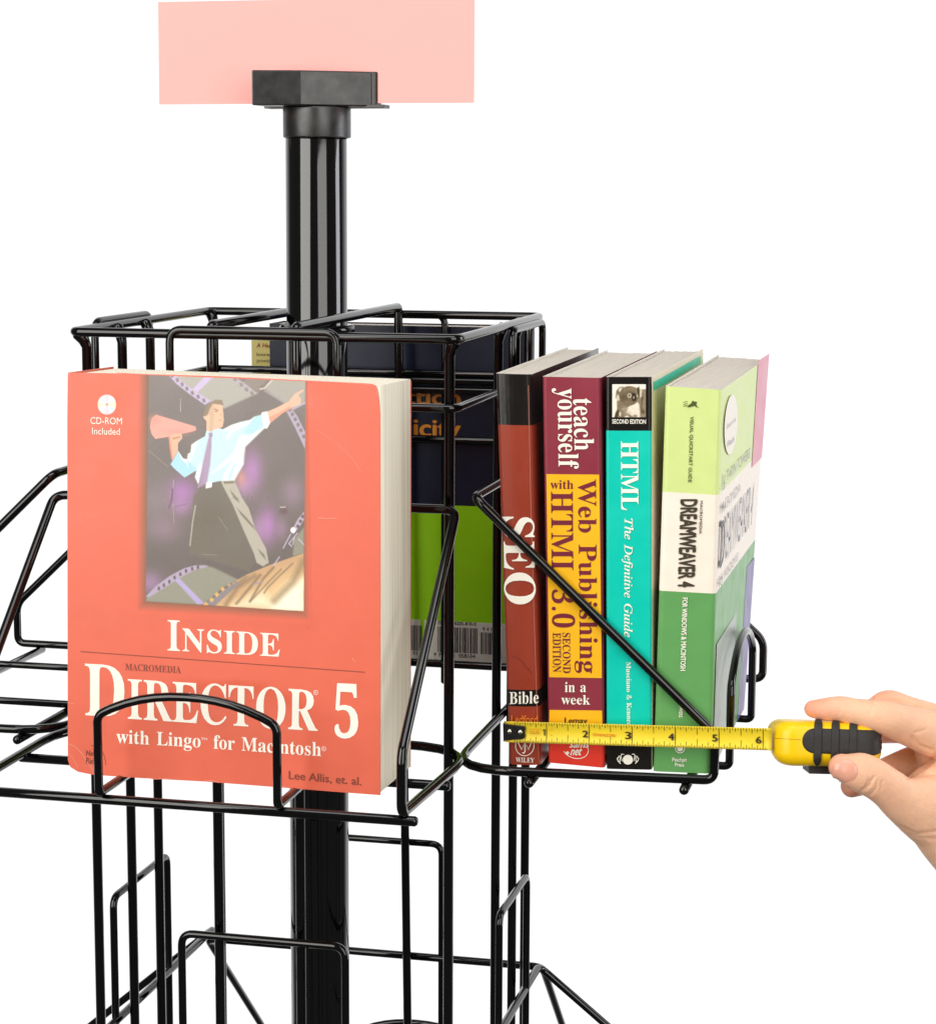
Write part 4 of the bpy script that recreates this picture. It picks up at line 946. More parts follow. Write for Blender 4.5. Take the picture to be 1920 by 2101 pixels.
    P.line(Bs((1320, 990), (1230, 1020)), 3.5, (170, 150, 160), 2, 0.8)
    P.poly(Bs((700, 1235), (830, 1240), (1080, 1010), (1040, 985)), (146, 136, 138), 2)
    for x, y in ((730, 1228), (790, 1180), (845, 1125), (905, 1068), (972, 1026), (1020, 1005)):
        s_ = 1 - max(0, (x - 900)) / 260
        P.poly(Bs((x - 26 * s_, y), (x, y - 28 * s_), (x + 26 * s_, y), (x, y + 28 * s_)), (230, 180, 104), 1.5, s_)
    # film, right edge
    P.poly(Bs((1640, 720), (1660, 540), (1757, 420), (1757, 690)), (150, 146, 128), 3)
    P.poly(Bs((1757, 255), (1690, 340), (1620, 470), (1650, 490), (1720, 400), (1757, 340)), (190, 176, 196), 1.5)
    for x, y in ((1745, 305), (1722, 355), (1695, 408)):
        P.poly(Bs((x - 22, y + 4), (x - 4, y - 24), (x + 20, y - 4), (x + 2, y + 24)), (112, 96, 92), 1.2)
    P.oval(*zB(1645, 448), 5.4, 5.8, (250, 240, 238))
    for pts in (((1620, 490), (1560, 600), (1540, 640)), ((1690, 480), (1600, 590), (1630, 620)), ((1500, 730), (1440, 820)), ((1700, 540), (1757, 600)), ((1660, 520), (1640, 600))):
        P.line(Bs(*pts), 2.2, (204, 190, 212), 1.2, 0.9)
    # scuffs of a used cover
    P.line(Bs((380, 10), (372, 120), (342, 215)), 3.4, (124, 90, 112), 1.4); P.blob(*zB(1545, 250), 9, 8, (108, 84, 86), 0.85, 2)
    P.line(Bs((1480, 282), (1590, 275), (1670, 290)), 2, (126, 104, 108), 1.4); P.line(Bs((1510, 208), (1565, 206)), 1.4, (228, 220, 220))
    P.line(Bs((410, 205), (500, 180), (530, 170)), 1.6, (140, 100, 140), 1.4)
    P.line(As((465, 290), (462, 430)), 1.1, (196, 186, 178)); P.line(As((390, 1150), (385, 1240)), 1, (190, 178, 176))
    P.line(Bs((385, 170), (392, 370)), 1, (176, 162, 158)); P.line(Bs((860, 310), (960, 450)), 1, (160, 148, 128)); P.line(Bs((690, 705), (850, 712)), 1, (156, 142, 126))
    P.line(As((130, 840), (330, 1010)), 1, (182, 168, 160), 1, 0.6); P.line(As((1250, 780), (1350, 850)), 1, (130, 116, 112), 1, 0.6)
    P.c += grain(X, Y, 2.0, 3)
    P.c = keep * (1 - inn[..., None]) + P.c * inn[..., None]
    return P.c
PRINT2 = mat('cover_picture', None, 0.33, 0.5, noise=0.03, scale=55, bump=0.06, bscale=180, attr='print')
painted('picture', FC, [(258, 767.5), (630, 782), (640, 1285), (258, 1270)], 300, 400, picture, red, 0.00012, PRINT2)
def G(x, y): return (100 + x / 2.3025, 1230 + y / 2.3025)
def Hh(x, y): return (100 + x / 2.3025, 740 + y / 2.3025)
b = MB()
put_text(b, FC, 'I', G(562, 241), G(620, 244), G(562, 97))
put_text(b, FC, 'NSIDE', G(632, 244), G(1092, 271), G(632, 134))
put_text(b, FC, 'D', G(171, 547), G(358, 558), G(171, 303))
put_text(b, FC, 'IRECTOR', G(374, 564), G(1270, 622), G(374, 372))
put_text(b, FC, '5', G(1350, 652), G(1462, 658), G(1350, 395))
put_text(b, FC, 'with Lingo', G(320, 678), G(718, 700), G(320, 614))
put_text(b, FC, 'for Macintosh', G(779, 705), G(1287, 741), G(779, 640))
put_text(b, FC, 'TM', G(720, 664), G(748, 666), G(720, 653), 's')
b.build('title_lettering', WHITE_INK, red)
b = MB()
put_text(b, FC, 'CD-ROM', Hh(198, 298), Hh(347, 301), Hh(198, 266), 's', bold=0.006)
put_text(b, FC, 'Included', Hh(206, 347), Hh(337, 350), Hh(206, 316), 's', bold=0.006)
b.build('disc_caption', WHITE_INK, red)
b = MB()
for cx, cy in (G(1262, 440), G(1300, 706)):
    put_stroke(b, FC, ellipse(cx, cy, 4.3, 4.5, 18), 0.9, closed=True)
    put_text(b, FC, 'R', (cx - 1.7, cy + 2.3), (cx + 1.8, cy + 2.5), (cx - 1.7, cy - 2.3), 's')
    b.build('trade_mark', WHITE_INK, red); b = MB()
b = MB()
put_text(b, FC, 'MACROMEDIA', G(362, 334), G(625, 349), G(362, 302))
put_stroke(b, FC, [G(150, 246), G(1493, 344)], 1.7)
put_text(b, FC, 'Lee Allis, et. al.', G(1135, 848), G(1476, 878), G(1135, 811), 's', bold=0.018)
put_text(b, FC, 'New', G(178, 738), G(232, 741), G(178, 712), 's', bold=0.01)
put_text(b, FC, 'Riders', G(177, 775), G(252, 781), G(177, 747), 's', bold=0.01)
put_stroke(b, FC, [G(200, 690), G(225, 694), G(245, 708), G(260, 732), G(268, 760), G(269, 782)], 1.0)
b.build('dark_lettering', mat('brown_ink', (140, 66, 50), 0.45), red)
RUBBED = mat('rubbed_red_ink', (240, 150, 126), 0.55)
for pts, w in (([(140, 1526), (154, 1532), (168, 1546), (190, 1580)], 1.6), ([(141, 1545), (150, 1556), (160, 1574)], 1.2), ([(300, 1596), (318, 1599), (345, 1597.5), (352, 1600)], 1.3), ([(420, 1603), (436, 1602), (450, 1606)], 1.5), ([(560, 1613), (575, 1613.5), (590, 1616)], 1.0), ([(650, 882), (690, 908), (722, 940), (741, 968)], 1.0), ([(652, 1062), (668, 1064), (690, 1063)], 1.6), ([(722, 1350), (728, 1358)], 1.4), ([(140, 1442), (152, 1444)], 1.2), ([(240, 764.5), (300, 768), (360, 769)], 1.2), ([(640, 781.5), (700, 784.5), (742, 787.5), (768, 790), (776, 812)], 1.1)):
    b = MB(); put_stroke(b, FC, pts, w, 0.00016); b.build('wear_mark', RUBBED, red)
def disc(X, Y):
    cx, cy = Hh(275, 207); a = np.arctan2(Y - cy, X - cx)
    P = Painter(X, Y, (235, 228, 220))
    for k, c in enumerate(((240, 222, 190), (205, 232, 240), (236, 206, 220), (240, 240, 236))):
        P.mix(np.clip(np.cos(2 * a - k * 1.57), 0, 1) ** 3 * 0.9, c)
    r = np.hypot((X - cx) / 19.2, (Y - cy) / 20.8)
    P.mix((r < 0.24).astype(float), (232, 214, 202)); P.mix((r < 0.1).astype(float), (225, 110, 92))
    P.mix(np.clip((r - 0.96) / 0.05, 0, 1), RED)
    return P.c
cx, cy = Hh(275, 207)
painted('disc_emblem', FC, [(cx - 20, cy - 21.5), (cx + 20, cy - 21), (cx + 20, cy + 22), (cx - 20, cy + 21.5)], 56, 60, disc, red, 0.00012, PRINT2)

# ------------------------------------------------------------------ the two books in the back pocket
NAVY = mat('navy_cover_ink', (22, 28, 48), 0.34, 0.35, noise=0.05, scale=40)
LEAF = mat('leaf_green_cover_ink', (156, 220, 2), 0.4, 0.4, noise=0.03, scale=40)
LABEL_W = mat('label_white', (225, 220, 208), 0.5, 0.2)
ORANGE = mat('orange_lettering_ink', (222, 138, 26), 0.45)
SOOT = mat('soot_ink', (40, 36, 32), 0.5)
navy = thing('navy_book', 'navy blue paperback with a lime green foot, turned backwards in the back pocket', 'book')
yb = 0.1275
BB = PY(yb)
nx0, nx1 = -0.0770, 0.1080
b = MB(); box(b, (nx0, yb, -0.2435), (nx1, yb + 0.0008, -0.0085)); box(b, (nx0, yb + 0.031, -0.2435), (nx1, yb + 0.0318, -0.0085)); box(b, (nx0, yb + 0.0008, -0.2435), (nx0 + 0.0008, yb + 0.031, -0.0085))
b.build('cover', NAVY, navy)
b = MB(); box(b, (nx0 + 0.001, yb + 0.0009, -0.2425), (nx1 - 0.002, yb + 0.0308, -0.0095)); b.build('pages', PAPER_TOP, navy)
z_g = BB.at(900, 1036).z; z_l = BB.at(830, 1270).z; z_b = BB.at(830, 1350).z
b = MB(); box(b, (nx0, yb - 0.0003, -0.2435), (nx1, yb - 0.00002, z_g)); b.build('green_panel', LEAF, navy)
b = MB(); box(b, (nx0 + 0.006, yb - 0.0006, z_b), (0.0335 , yb - 0.00032, z_l)); box(b, (0.0365, yb - 0.0006, z_b), (nx1 - 0.004, yb - 0.00032, z_l)); b.build('barcode_label', LABEL_W, navy)
b = MB()
lx = Plane((0, yb - 0.0006, 0), (0, -1, 0))
rr = random.Random(4)
def bars(x0, x1, zt, zb):
    x = x0
    while x < x1:
        w = rr.choice((0.0003, 0.0003, 0.0006, 0.0009)); 
        b.add([(x, yb - 0.0008, zb), (x + w, yb - 0.0008, zb), (x + w, yb - 0.0008, zt), (x, yb - 0.0008, zt)], [(0, 1, 2, 3)])
        x += w + rr.choice((0.0003, 0.0004, 0.0007))
zt_ = BB.at(900, 1285).z; zb_ = BB.at(900, 1337).z
xa, xb_ = BB.at(898, 1300).x, BB.at(980, 1300).x
bars(xa, xb_, zt_, zb_); bars(BB.at(986, 1300).x, BB.at(1016, 1300).x, BB.at(986, 1297).z, zb_)
bars(BB.at(838, 1290).x, BB.at(866, 1290).x, zt_, zb_)
put_text(b, lx, 'ISBN 1-56205-810-X', (899, 1281), (978, 1284), (899, 1274), 's', bold=0.01)
put_text(b, lx, '9 4 5', (990, 1294), (1011, 1295), (990, 1287), 's', bold=0.01)
put_text(b, lx, '058104', (941, 1349), (975, 1350.5), (941, 1341.5), 's', bold=0.01)
put_text(b, lx, '9 781562', (890, 1345.5), (933, 1348.5), (890, 1339), 's', bold=0.01)
put_text(b, lx, '01', (847, 1343), (856, 1343.5), (847, 1336), 's', bold=0.01)
b.build('barcode', SOOT, navy)
b = MB()
put_text(b, BB, 'ction', (829, 828), (944, 831), (829, 799), 's', 0.0003, bold=0.03)
put_text(b, BB, 'icity', (850, 894), (944, 897), (850, 861), 's', 0.0003, bold=0.03)
b.build('lettering', ORANGE, navy)
yel = thing('yellow_book', 'pale yellow book peeping out to the left of the navy book in the back pocket', 'book')
STRAW = mat('straw_cover_ink', (214, 200, 120), 0.45, 0.4, noise=0.05, scale=60)
y2 = yb + 0.036
PYY = PY(y2)
ex = PYY.at(516, 720).x; zt2 = PYY.at(530, 688).z
b = MB(); box(b, (ex, y2, -0.2435), (ex + 0.17, y2 + 0.0008, zt2)); box(b, (ex, y2 + 0.018, -0.2435), (ex + 0.17, y2 + 0.0188, zt2)); box(b, (ex, y2 + 0.0008, -0.2435), (ex + 0.0008, y2 + 0.018, zt2))
b.build('cover', STRAW, yel)
b = MB(); box(b, (ex + 0.001, y2 + 0.0009, -0.2425), (ex + 0.168, y2 + 0.0178, zt2 - 0.001)); b.build('pages', PAPER, yel)
def zZ(x, y): return (480 + x / 8.373, 640 + y / 8.373)
b = MB(); put_text(b, PYY, 'A Hand', zZ(388, 605), zZ(690, 608), zZ(400, 535), 's', bold=0.02); b.build('red_lettering', mat('dark_red_ink', (150, 40, 50), 0.5), yel)
b = MB(); put_text(b, PYY, 'Intranet', zZ(392, 752), zZ(770, 756), zZ(392, 700), 's', bold=0.01)
put_text(b, PYY, 'power', zZ(396, 862), zZ(640, 866), zZ(396, 815), 's')
b.build('brown_lettering', mat('olive_brown_ink', (96, 80, 34), 0.5), yel)
# ------------------------------------------------------------------ tape measure
tape = thing('tape_measure', 'yellow tape measure pulled out in front of the book spines, held by a hand', 'tape measure')
TY = -0.1335
TP = PY(TY)
YEL_BLADE = mat('yellow_blade', (248, 218, 50), 0.35, 0.5, noise=0.02, scale=80)
YEL_CASE = mat('yellow_case_plastic', (254, 206, 8), 0.3, 0.4, noise=0.02, scale=120, bump=0.03, bscale=300)
RUBBER = mat('black_rubber', (46, 43, 42), 0.5, 0.4, noise=0.06, scale=500, bump=0.15, bscale=2500)
ORANGE_B = mat('blade_orange_ink', (232, 128, 20), 0.5)
INKB = mat('blade_black_ink', (52, 46, 16), 0.5)
STEEL = mat('bright_steel', (225, 220, 205), 0.16, 0.5, metal=1.0)
HOOK = mat('blackened_steel', (26, 24, 22), 0.28, 0.6, noise=0.1, scale=200)
a_tl, a_bl = TP.at(1034, 1484), TP.at(1034, 1520)
b_tr, b_br = TP.at(1582, 1495), TP.at(1582, 1540)
# concave ribbon
a_tl, a_bl = TP.at(1036, 1480.5), TP.at(1036, 1523)
NB = 10
def blade_pt(s, t, lift=0.0):
    p = lerp(lerp(a_tl, b_tr, s), lerp(a_bl, b_br, s), t)
    return p + Vector((0, 0.0016 * (1 - (2 * t - 1) ** 2) - lift, 0))
b = MB(); vs = []; fs = []
for i in range(41):
    for j in range(NB + 1): vs.append(blade_pt(i / 40, j / NB))
for i in range(40):
    for j in range(NB): fs.append((i * (NB + 1) + j, i * (NB + 1) + j + 1, (i + 1) * (NB + 1) + j + 1, (i + 1) * (NB + 1) + j))
b.add(vs, fs); bl = b.build('blade', YEL_BLADE, tape, True); fix_normals(bl)
md = bl.modifiers.new('thickness', 'SOLIDIFY'); md.thickness = 0.00025; md.offset = 0
# graduations
Ltot = (b_tr - a_tl).length
s1 = (TP.at(1121, 1500) - a_tl).dot((b_tr - a_tl).normalized()) / Ltot
s6 = (TP.at(1565, 1500) - a_tl).dot((b_tr - a_tl).normalized()) / Ltot
def s_in(inch): return s1 + (s6 - s1) * (inch - 1) / 5
b = MB()
def tick(inch, t0, t1, w=0.00028):
    s = s_in(inch); ds = w / Ltot / 2; k = 4
    for i in range(k):
        u, v = t0 + (t1 - t0) * i / k, t0 + (t1 - t0) * (i + 1) / k
        b.add([blade_pt(s - ds, u, 0.0004), blade_pt(s - ds, v, 0.0004), blade_pt(s + ds, v, 0.0004), blade_pt(s + ds, u, 0.0004)], [(0, 1, 2, 3)])
for k in range(4, 100):
    v = k / 16.0
    if s_in(v) > 0.985: break
    if k % 16 == 0: tick(v, 0, 1, 0.00034)
    else:
        L = 0.40 if k % 8 == 0 else 0.27 if k % 4 == 0 else 0.20 if k % 2 == 0 else 0.12
        tick(v, 0, L, 0.00026)
        tick(v, 1 - L, 1, 0.00026)
    tick(v + 1 / 32, 0.93, 1, 0.0002)
TL = Plane((0, TY + 0.0009, 0), (0, -1, 0))
for n_, x0, x1, y0, y1 in (('2', 1195.5, 1206.5, 1512.5, 1499), ('3', 1283, 1294.5, 1516, 1501.5), ('4', 1371.5, 1382.5, 1518.5, 1504.5), ('5', 1461.5, 1471.5, 1521, 1507), ('6', 1551, 1561.5, 1525, 1511)):
    put_text(b, TL, n_, (x0, y0), (x1, y0 + 0.4), (x0, y1), 's', 0.0004, bold=0.03)
put_stroke(b, TL, [(1117.6, 1509.5), (1117.4, 1496)], 2.4, 0.0004); put_stroke(b, TL, [(1117.4, 1496.6), (1114, 1499.4)], 1.9, 0.00043)
fix_normals(b.build('graduations', INKB, bl))
b = MB()
put_text(b, TL, 'STANLEY®', (1216, 1510), (1262, 1512), (1216, 1504), 's', 0.0004, bold=0.02)
b.build('orange_print', ORANGE_B, bl)
b = MB()
put_text(b, TL, '12 ft', (1089, 1504.5), (1106, 1505), (1089, 1498.5), 's', 0.0004, bold=0.01)
put_stroke(b, TL, [(1086.5, 1496), (1109, 1496.5), (1109, 1505.8), (1086.5, 1505.2)], 0.8, 0.0004, closed=True)
b.build('orange_print', ORANGE_B, bl)
b = MB()
put_text(b, TL, '12', (1128.5, 1499), (1133, 1499), (1128.5, 1495), 's', 0.0004); put_text(b, TL, 'in', (1129, 1510), (1133, 1510), (1129, 1506), 's', 0.0004)
b.build('orange_print', ORANGE_B, bl)
# hook with two rivets
b = MB()
hp = [(1032.5, 1484), (1060, 1487.5), (1076, 1489.5), (1078.5, 1492), (1077, 1513), (1073, 1516), (1060, 1517), (1034, 1519)]
f = [TL.at(*p, 0.0014) for p in hp]; g = [p + Vector((0, 0.0009, 0)) for p in f]; k = len(f)
b.add(f + g, [tuple(range(k)), tuple(range(2 * k - 1, k - 1, -1))] + [(i, k + i, k + (i + 1) % k, (i + 1) % k) for i in range(k)])
e0, e1 = TL.at(1032.5, 1484, 0.0014), TL.at(1033.5, 1521, 0.0014)
vs = [e0, e1, e1 + Vector((0.0008, 0, 0)), e0 + Vector((0.0008, 0, 0))]; vs2 = [p + Vector((-0.0006, 0.0075, 0)) for p in vs]
b.add(vs + vs2, [(0, 1, 2, 3), (7, 6, 5, 4), (0, 4, 5, 1), (1, 5, 6, 2), (2, 6, 7, 3), (3, 7, 4, 0)])
hk = b.build('hook', HOOK, tape); fix_normals(hk); bevel(hk, 0.0003, 2)
for px in ((1046, 1500.5), (1068, 1502)):
    c = TL.at(*px, 0.0014); b = MB(); vs = []; n = 16
    for r_, h_ in ((0.0016, 0.0), (0.0014, 0.0005), (0.0008, 0.0008)):
        for k in range(n): vs.append(c + Vector((r_ * math.cos(2 * math.pi * k / n), -h_, r_ * math.sin(2 * math.pi * k / n))))
    vs.append(c + Vector((0, -0.0009, 0)))
    fs = [(i * n + k, i * n + (k + 1) % n, (i + 1) * n + (k + 1) % n, (i + 1) * n + k) for i in range(2) for k in range(n)] + [(2 * n + k, 2 * n + (k + 1) % n, 3 * n) for k in range(n)]
    b.add(vs, fs); fix_normals(b.build('rivet', STEEL, hk, True))

# case and hand live in a frame turned towards the viewer: X right, Y up, Z away
Z0 = (TP.at(1600, 1518) - CAM).dot(CF)
def hp3(px, py, dz):
    d = ray(px, py); return CAM + d * (Z0 + dz)
MM = Z0 / F_PX            # metres per photo pixel at that distance
ROT = Matrix((CR, CU, CF)).transposed()
cc = hp3(1686, 1519, 0.0255)
b = MB(); w2, h2, d2 = 115 * MM, 48.5 * MM, 0.029
box(b, (-w2, -h2, -d2), (w2, h2, d2))
tilt = Matrix.Rotation(math.radians(-1.3), 3, 'Z')
bm = bmesh.new()
me = bpy.data.meshes.new('case')
me.from_pydata(b.v, [], b.f); bm.from_mesh(me)
bmesh.ops.recalc_face_normals(bm, faces=bm.faces)
vert_edges = [e for e in bm.edges if abs(e.verts[0].co.y - e.verts[1].co.y) > h2]
bmesh.ops.bevel(bm, geom=vert_edges, offset=0.013, segments=8, affect='EDGES', profile=0.5)
rim = [e for e in bm.edges if len(e.link_faces) == 2 and e.calc_face_angle() > 0.9]
bmesh.ops.bevel(bm, geom=rim, offset=0.0082, segments=7, affect='EDGES', profile=0.5, clamp_overlap=True)
for v in bm.verts:
    t = (v.co.x / w2)
    dpt = (v.co.z + d2) / (2 * d2); v.co.x *= 1 - 0.10 * dpt; v.co.y *= 1 - 0.30 * dpt
    v.co.y *= 1 - 0.06 * max(0, t) - 0.10 * max(0, (abs(t) - 0.82)) 
    v.co = ROT @ (tilt @ v.co) + cc
bm.to_mesh(me); bm.free()
case = link('case', me, YEL_CASE, tape, True); fix_normals(case)
def bvh_of(o):
    me = o.data
    return BVHTree.FromPolygons([v.co.copy() for v in me.vertices], [tuple(p.vertices) for p in me.polygons])
cb = bvh_of(case)
def on(bv, px, py, lift):
    d = ray(px, py).normalized()
    h = bv.ray_cast(CAM, d)
    if h[0] is None: return None
    n = h[1] if h[1].dot(d) < 0 else -h[1]
    return h[0] + n * lift
def stadium(mb, A, B, R, hgt, bv, ry=1.0, sag=0.00025, capk=1.0):
    ax = Vector((B[0] - A[0], B[1] - A[1])); L = ax.length; ax = ax / L; nn = Vector((-ax.y, ax.x))
    out = []
    n = 14
    for k in range(n + 1):
        a = math.pi / 2 + math.pi * k / n; out.append((0, R * capk * math.cos(a), R * math.sin(a)))
    m_ = 10
    for k in range(1, m_): out.append((L * k / m_, 0, -R))
    for k in range(n + 1):
        a = -math.pi / 2 + math.pi * k / n; out.append((L, R * capk * math.cos(a), R * math.sin(a)))
    for k in range(1, m_): out.append((L * (1 - k / m_), 0, R))
    rings = (1.0, 1.0, 0.93, 0.8, 0.5, 0.0); hs = (-sag, hgt * 0.5, hgt * 0.85, hgt, hgt, hgt)
    vs = []; N = len(out); last = None
    for q, h_ in zip(rings, hs):
        for (u, du, dv) in out:
            p = Vector(A) + ax * (u + du * q) + nn * (dv * q)
            w_ = on(bv, p.x, p.y, h_)
            if w_ is None:
                c0 = Vector(A) + ax * L / 2
                for s_ in (0.96, 0.92, 0.88, 0.84, 0.8, 0.7, 0.6):
                    pp = c0 + (p - c0) * s_; w_ = on(bv, pp.x, pp.y, h_)
                    if w_ is not None: break
            if w_ is None: w_ = last
            vs.append(w_); last = w_
    fs = [(i * N + k, i * N + (k + 1) % N, (i + 1) * N + (k + 1) % N, (i + 1) * N + k) for i in range(len(rings) - 1) for k in range(N)]
    mb.add(vs, fs)
b = MB()
stadium(b, (1671, 1520.5), (1790, 1524.5), 25.5, 0.0006, cb)
gp = fix_normals(b.build('grip_pad', RUBBER, case, True))
for x, ya, yb_ in ((1678.5, 1489, 1554), (1714, 1490, 1556), (1750.5, 1493, 1556)):
    b = MB(); stadium(b, (x, ya), (x - 2, yb_), 8.4, 0.0013, cb, sag=0.0004, capk=1.9); fix_normals(b.build('grip_rib', RUBBER, gp, True))
b = MB()   # dark parting line between the two shells
pts = [(1577 + k * 6, 1514.5 + k * 0.35) for k in range(12)]
vs = []
for p in pts:
    for dy in (-0.5, 0.5):
        w_ = on(cb, p[0], p[1] + dy, 0.00008); vs.append(w_ if w_ is not None else vs[-1] if vs else hp3(p[0], p[1] + dy, 0.01))
b.add(vs, [(2 * i, 2 * i + 2, 2 * i + 3, 2 * i + 1) for i in range(len(pts) - 1)])
b.build('parting_line', mat('parting_line_tone', (150, 110, 8), 0.6), case)
b = MB(); vs = []
c2 = hp3(1706, 1575, 0.018)
ww, hh2, dd = 54 * MM, 9.5 * MM, 0.012
bb = MB(); box(bb, (-ww, -hh2, -dd), (ww, hh2, dd))
vs = [ROT @ (tilt @ Vector(v)) + c2 for v in bb.v]
b.add(vs, bb.f); bevel(fix_normals(b.build('belt_clip', RUBBER, tape)), 0.0006, 2)

# ------------------------------------------------------------------ the hand
def chain(mb, pts, flat=0.85, sub=5, sides=20):
    """pts: (photo px, photo py, depth m, radius in px); one tapered limb with round ends"""
    P = [(hp3(x, y, z), r * MM) for x, y, z, r in pts]
    n = len(P); C_ = []
    for i in range(n - 1):
        p0 = P[max(0, i - 1)]; p1 = P[i]; p2 = P[i + 1]; p3 = P[min(n - 1, i + 2)]
        for k in range(sub):
            t = k / sub
            def cr(a, b_, c, d): return 0.5 * ((2 * b_) + (c - a) * t + (2 * a - 5 * b_ + 4 * c - d) * t * t + (3 * b_ - a - 3 * c + d) * t ** 3)
            C_.append((cr(p0[0], p1[0], p2[0], p3[0]), cr(p0[1], p1[1], p2[1], p3[1])))
    C_.append(P[-1])
    # round caps
    def cap(a, d, r):
        return [(a + d * r * math.sin(q), r * math.cos(q)) for q in (0.35, 0.7, 1.0, 1.3, 1.5)]
    d0 = (C_[0][0] - C_[1][0]).normalized(); d1 = (C_[-1][0] - C_[-2][0]).normalized()
    C_ = list(reversed(cap(C_[0][0], d0, C_[0][1]))) + C_ + cap(C_[-1][0], d1, C_[-1][1])
    vs = []; fs = []
    for i, (c, r) in enumerate(C_):
        d = (C_[min(i + 1, len(C_) - 1)][0] - C_[max(i - 1, 0)][0]).normalized()
        e1 = (CF - d * CF.dot(d)).normalized(); e2 = d.cross(e1)
        for k in range(sides):
            a = 2 * math.pi * k / sides
            vs.append(c + e1 * (r * flat * math.cos(a)) + e2 * (r * math.sin(a)))
    L = len(C_)
    for i in range(L - 1):
        for k in range(sides): fs.append((i * sides + k, i * sides + (k + 1) % sides, (i + 1) * sides + (k + 1) % sides, (i + 1) * sides + k))
    fs.append(tuple(range(sides))); fs.append(tuple(range((L - 1) * sides, L * sides)))
    mb.add(vs, fs)
SKIN = mat('skin', None, 0.45, 0.4, noise=0.07, scale=120, bump=0.4, bscale=1100, sss=0.12, attr='tone')
b = MB()
# index finger over the case
chain(b, [(1668, 1455, 0.010, 19), (1690, 1456, 0.008, 24), (1724, 1455, 0.006, 27), (1752, 1461, 0.004, 28.5), (1785, 1467, 0.003, 32), (1820, 1474, 0.004, 37), (1856, 1486, 0.010, 42), (1900, 1500, 0.016, 48), (1960, 1520, 0.022, 58)], 0.9)
# back of the hand with the next knuckle behind the index
chain(b, [(1786, 1464, 0.024, 28), (1804, 1458, 0.028, 34), (1824, 1452, 0.030, 37.5), (1852, 1463, 0.030, 39), (1888, 1482, 0.032, 48), (1940, 1510, 0.034, 60), (2010, 1550, 0.036, 70)], 0.8)
# middle finger behind the case, seen through the gap
chain(b, [(1725, 1500, 0.070, 26), (1765, 1500, 0.072, 28), (1810, 1494, 0.066, 34), (1850, 1490, 0.050, 38), (1900, 1490, 0.040, 44)], 0.9)
# ring finger curling below and behind the case, its tip shows under the thumb
chain(b, [(1746, 1613, 0.034, 25), (1768, 1606, 0.046, 27), (1800, 1592, 0.056, 30), (1835, 1577, 0.058, 32), (1880, 1562, 0.052, 36), (1930, 1555, 0.045, 44)], 0.9)
# palm wall between the fingers and the thumb
chain(b, [(1905, 1520, 0.030, 36), (1925, 1570, 0.034, 44), (1935, 1620, 0.034, 56), (1950, 1680, 0.030, 70)], 0.8)
# thumb in front
chain(b, [(1727, 1574, -0.0130, 28), (1746, 1580, -0.0135, 36), (1768, 1586, -0.0130, 41), (1796, 1600, -0.0110, 41), (1822, 1618, -0.0080, 42), (1850, 1640, -0.0030, 49), (1884, 1655, 0.0040, 66), (1930, 1672, 0.0120, 86), (1985, 1710, 0.0180, 104)], 0.72)
# heel of the hand and wrist, running out of the picture
chain(b, [(1925, 1640, 0.020, 78), (1975, 1690, 0.022, 100), (2050, 1760, 0.024, 112), (2180, 1870, 0.026, 112), (2320, 1990, 0.028, 116)], 0.7)
hand = b.build('person', SKIN, None, True); fix_normals(hand)
hand['label'] = 'bare hand reaching in from the right, holding the yellow tape case'
hand['category'] = 'person'
def apply_mods(o):
    dg = bpy.context.evaluated_depsgraph_get(); dg.update()
    me = bpy.data.meshes.new_from_object(o.evaluated_get(dg)); old = o.data
    o.modifiers.clear(); o.data = me; bpy.data.meshes.remove(old)
md = hand.modifiers.new('union', 'REMESH'); md.mode = 'VOXEL'; md.voxel_size = 0.0008
md2 = hand.modifiers.new('soften', 'SMOOTH'); md2.factor = 0.5; md2.iterations = 14
apply_mods(hand)
# creases of the skin: shallow grooves along lines traced over the hand
me = hand.data
nv = len(me.vertices)
co = np.empty(nv * 3); me.vertices.foreach_get('co', co); co = co.reshape(-1, 3)
no = np.empty(nv * 3); me.vertex_normals.foreach_get('vector', no); no = no.reshape(-1, 3)
dv = co - np.array(CAM); zz_ = dv @ np.array(CF)
PXv = 960 + F_PX * (dv @ np.array(CR)) / zz_; PYv = 1050.5 - F_PX * (dv @ np.array(CU)) / zz_
facing = (no @ np.array(CF)) < 0.15
def J(x, y): return (1480 + x / 4.032, 1340 + y / 4.032)
def seg_d(pts):
    d = np.full(nv, 1e9)
    for (x0, y0), (x1, y1) in zip(pts[:-1], pts[1:]):
        L = (x1 - x0) ** 2 + (y1 - y0) ** 2
        t = np.clip(((PXv - x0) * (x1 - x0) + (PYv - y0) * (y1 - y0)) / L, 0, 1)
        d = np.minimum(d, np.hypot(PXv - x0 - t * (x1 - x0), PYv - y0 - t * (y1 - y0)))
    return d
disp = np.zeros(nv)
for pts, w, amt in ((((1190, 1130), (1230, 1090), (1260, 1030)), 3.0, 0.00055), (((1150, 1150), (1190, 1110), (1225, 1050)), 2.5, 0.0004), (((1235, 1170), (1280, 1120), (1290, 1060)), 2.8, 0.0004), (((1320, 1130), (1330, 1060)), 3, 0.0003),
                    (((1170, 372), (1330, 375), (1500, 410), (1774, 470)), 5.0, 0.0009), (((1580, 700), (1640, 770), (1740, 810)), 4, 0.0008), (((1600, 660), (1680, 640)), 3, 0.0004),
                    (((1774, 850), (1660, 950), (1540, 1030)), 4.5, 0.0009), (((1774, 880), (1680, 960), (1600, 1000)), 3, 0.0004), (((1470, 1440), (1620, 1500), (1774, 1480)), 4, 0.0004), (((1500, 1490), (1640, 1530), (1774, 1540)), 4, 0.0003),
                    (((960, 360), (985, 430), (975, 500)), 3, 0.00025), (((1240, 350), (1255, 420), (1235, 500)), 4, 0.0003)):
    disp -= np.exp(-(seg_d([J(*p) for p in pts]) / w) ** 2) * amt * 1.1 * facing
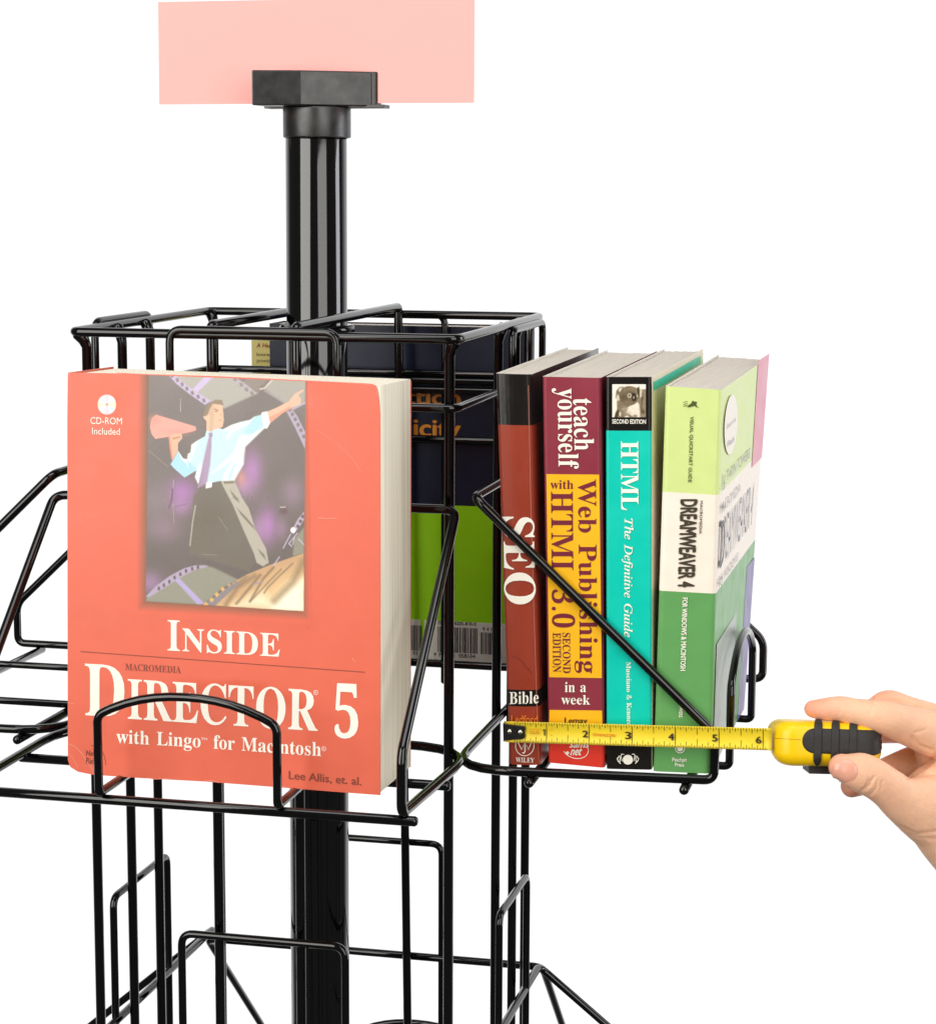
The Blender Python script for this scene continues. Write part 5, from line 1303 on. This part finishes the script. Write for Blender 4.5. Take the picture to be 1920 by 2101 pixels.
# nail bed
nail_c, = [J(1010, 985)]
co2 = co + no * disp[:, None]
me.vertices.foreach_set('co', co2.reshape(-1)); me.update()
pink = np.zeros(nv)
rg = np.random.default_rng(2)
for k in range(70):      # uneven blood colour under the skin
    c_ = co2[rg.integers(nv)]; pink = pink + np.exp(-(np.linalg.norm(co2 - c_, axis=1) / rg.uniform(0.003, 0.008)) ** 2) * rg.uniform(-0.10, 0.22)
pink = np.clip(pink, -0.15, 0.4)
for x, y, z, r in ((1660, 1456, 0.010, 55), (1715, 1578, -0.013, 38), (1742, 1618, 0.034, 50), (1815, 1500, 0.06, 60), (1810, 1432, 0.03, 30), (1800, 1612, -0.01, 22)):
    c_ = np.array(hp3(x, y, z)); pink = np.maximum(pink, np.exp(-(np.linalg.norm(co2 - c_, axis=1) / (r * MM)) ** 2))
tone = np.array([lin(250), lin(196), lin(160)])[None] * (1 - pink[:, None] * 0.75) + np.array([lin(236), lin(148), lin(122)])[None] * pink[:, None] * 0.75
at = me.color_attributes.new('tone', 'FLOAT_COLOR', 'POINT')
at.data.foreach_set('color', np.concatenate([tone, np.ones((nv, 1))], 1).reshape(-1).astype(np.float32))
hand.data.polygons.foreach_set('use_smooth', [True] * len(me.polygons))
hb = bvh_of(hand)
# thumb nail lying on the thumb
NAIL = mat('nail', (230, 166, 142), 0.18, 0.5, noise=0.03, scale=200)
tipA, cut = Vector((1708, 1589)), Vector((1757.5, 1571))
axis = (cut - tipA); Ln = axis.length; axis /= Ln; side = Vector((-axis.y, axis.x))
b = MB(); vs = []; nu, nw = 12, 10
for i in range(nu + 1):
    u = i / nu
    wd = 22.0 * (1 - 0.35 * abs(2 * u - 1) ** 3.0) * (math.sqrt(max(0, 1 - max(0, (u - 0.72) / 0.28) ** 2)) * 0.85 + 0.15) * (math.sqrt(max(0, 1 - max(0, (0.16 - u) / 0.16) ** 2)) * 0.6 + 0.4)
    for j in range(nw + 1):
        t = 2 * j / nw - 1
        p = tipA + axis * (Ln * u) + side * (wd * t + 3)
        w_ = on(hb, p.x, p.y, 0.0002 + 0.0005 * (1 - abs(t) ** 3) * (1 - 0.8 * u ** 6))
        if w_ is None:
            w_ = on(hb, p.x + 6, p.y - 4, 0.0002)
        vs.append(w_ if w_ is not None else vs[-1])
b.add(vs, [(i * (nw + 1) + j, i * (nw + 1) + j + 1, (i + 1) * (nw + 1) + j + 1, (i + 1) * (nw + 1) + j) for i in range(nu) for j in range(nw)])
nl = b.build('fingernail', NAIL, hand, True); fix_normals(nl)
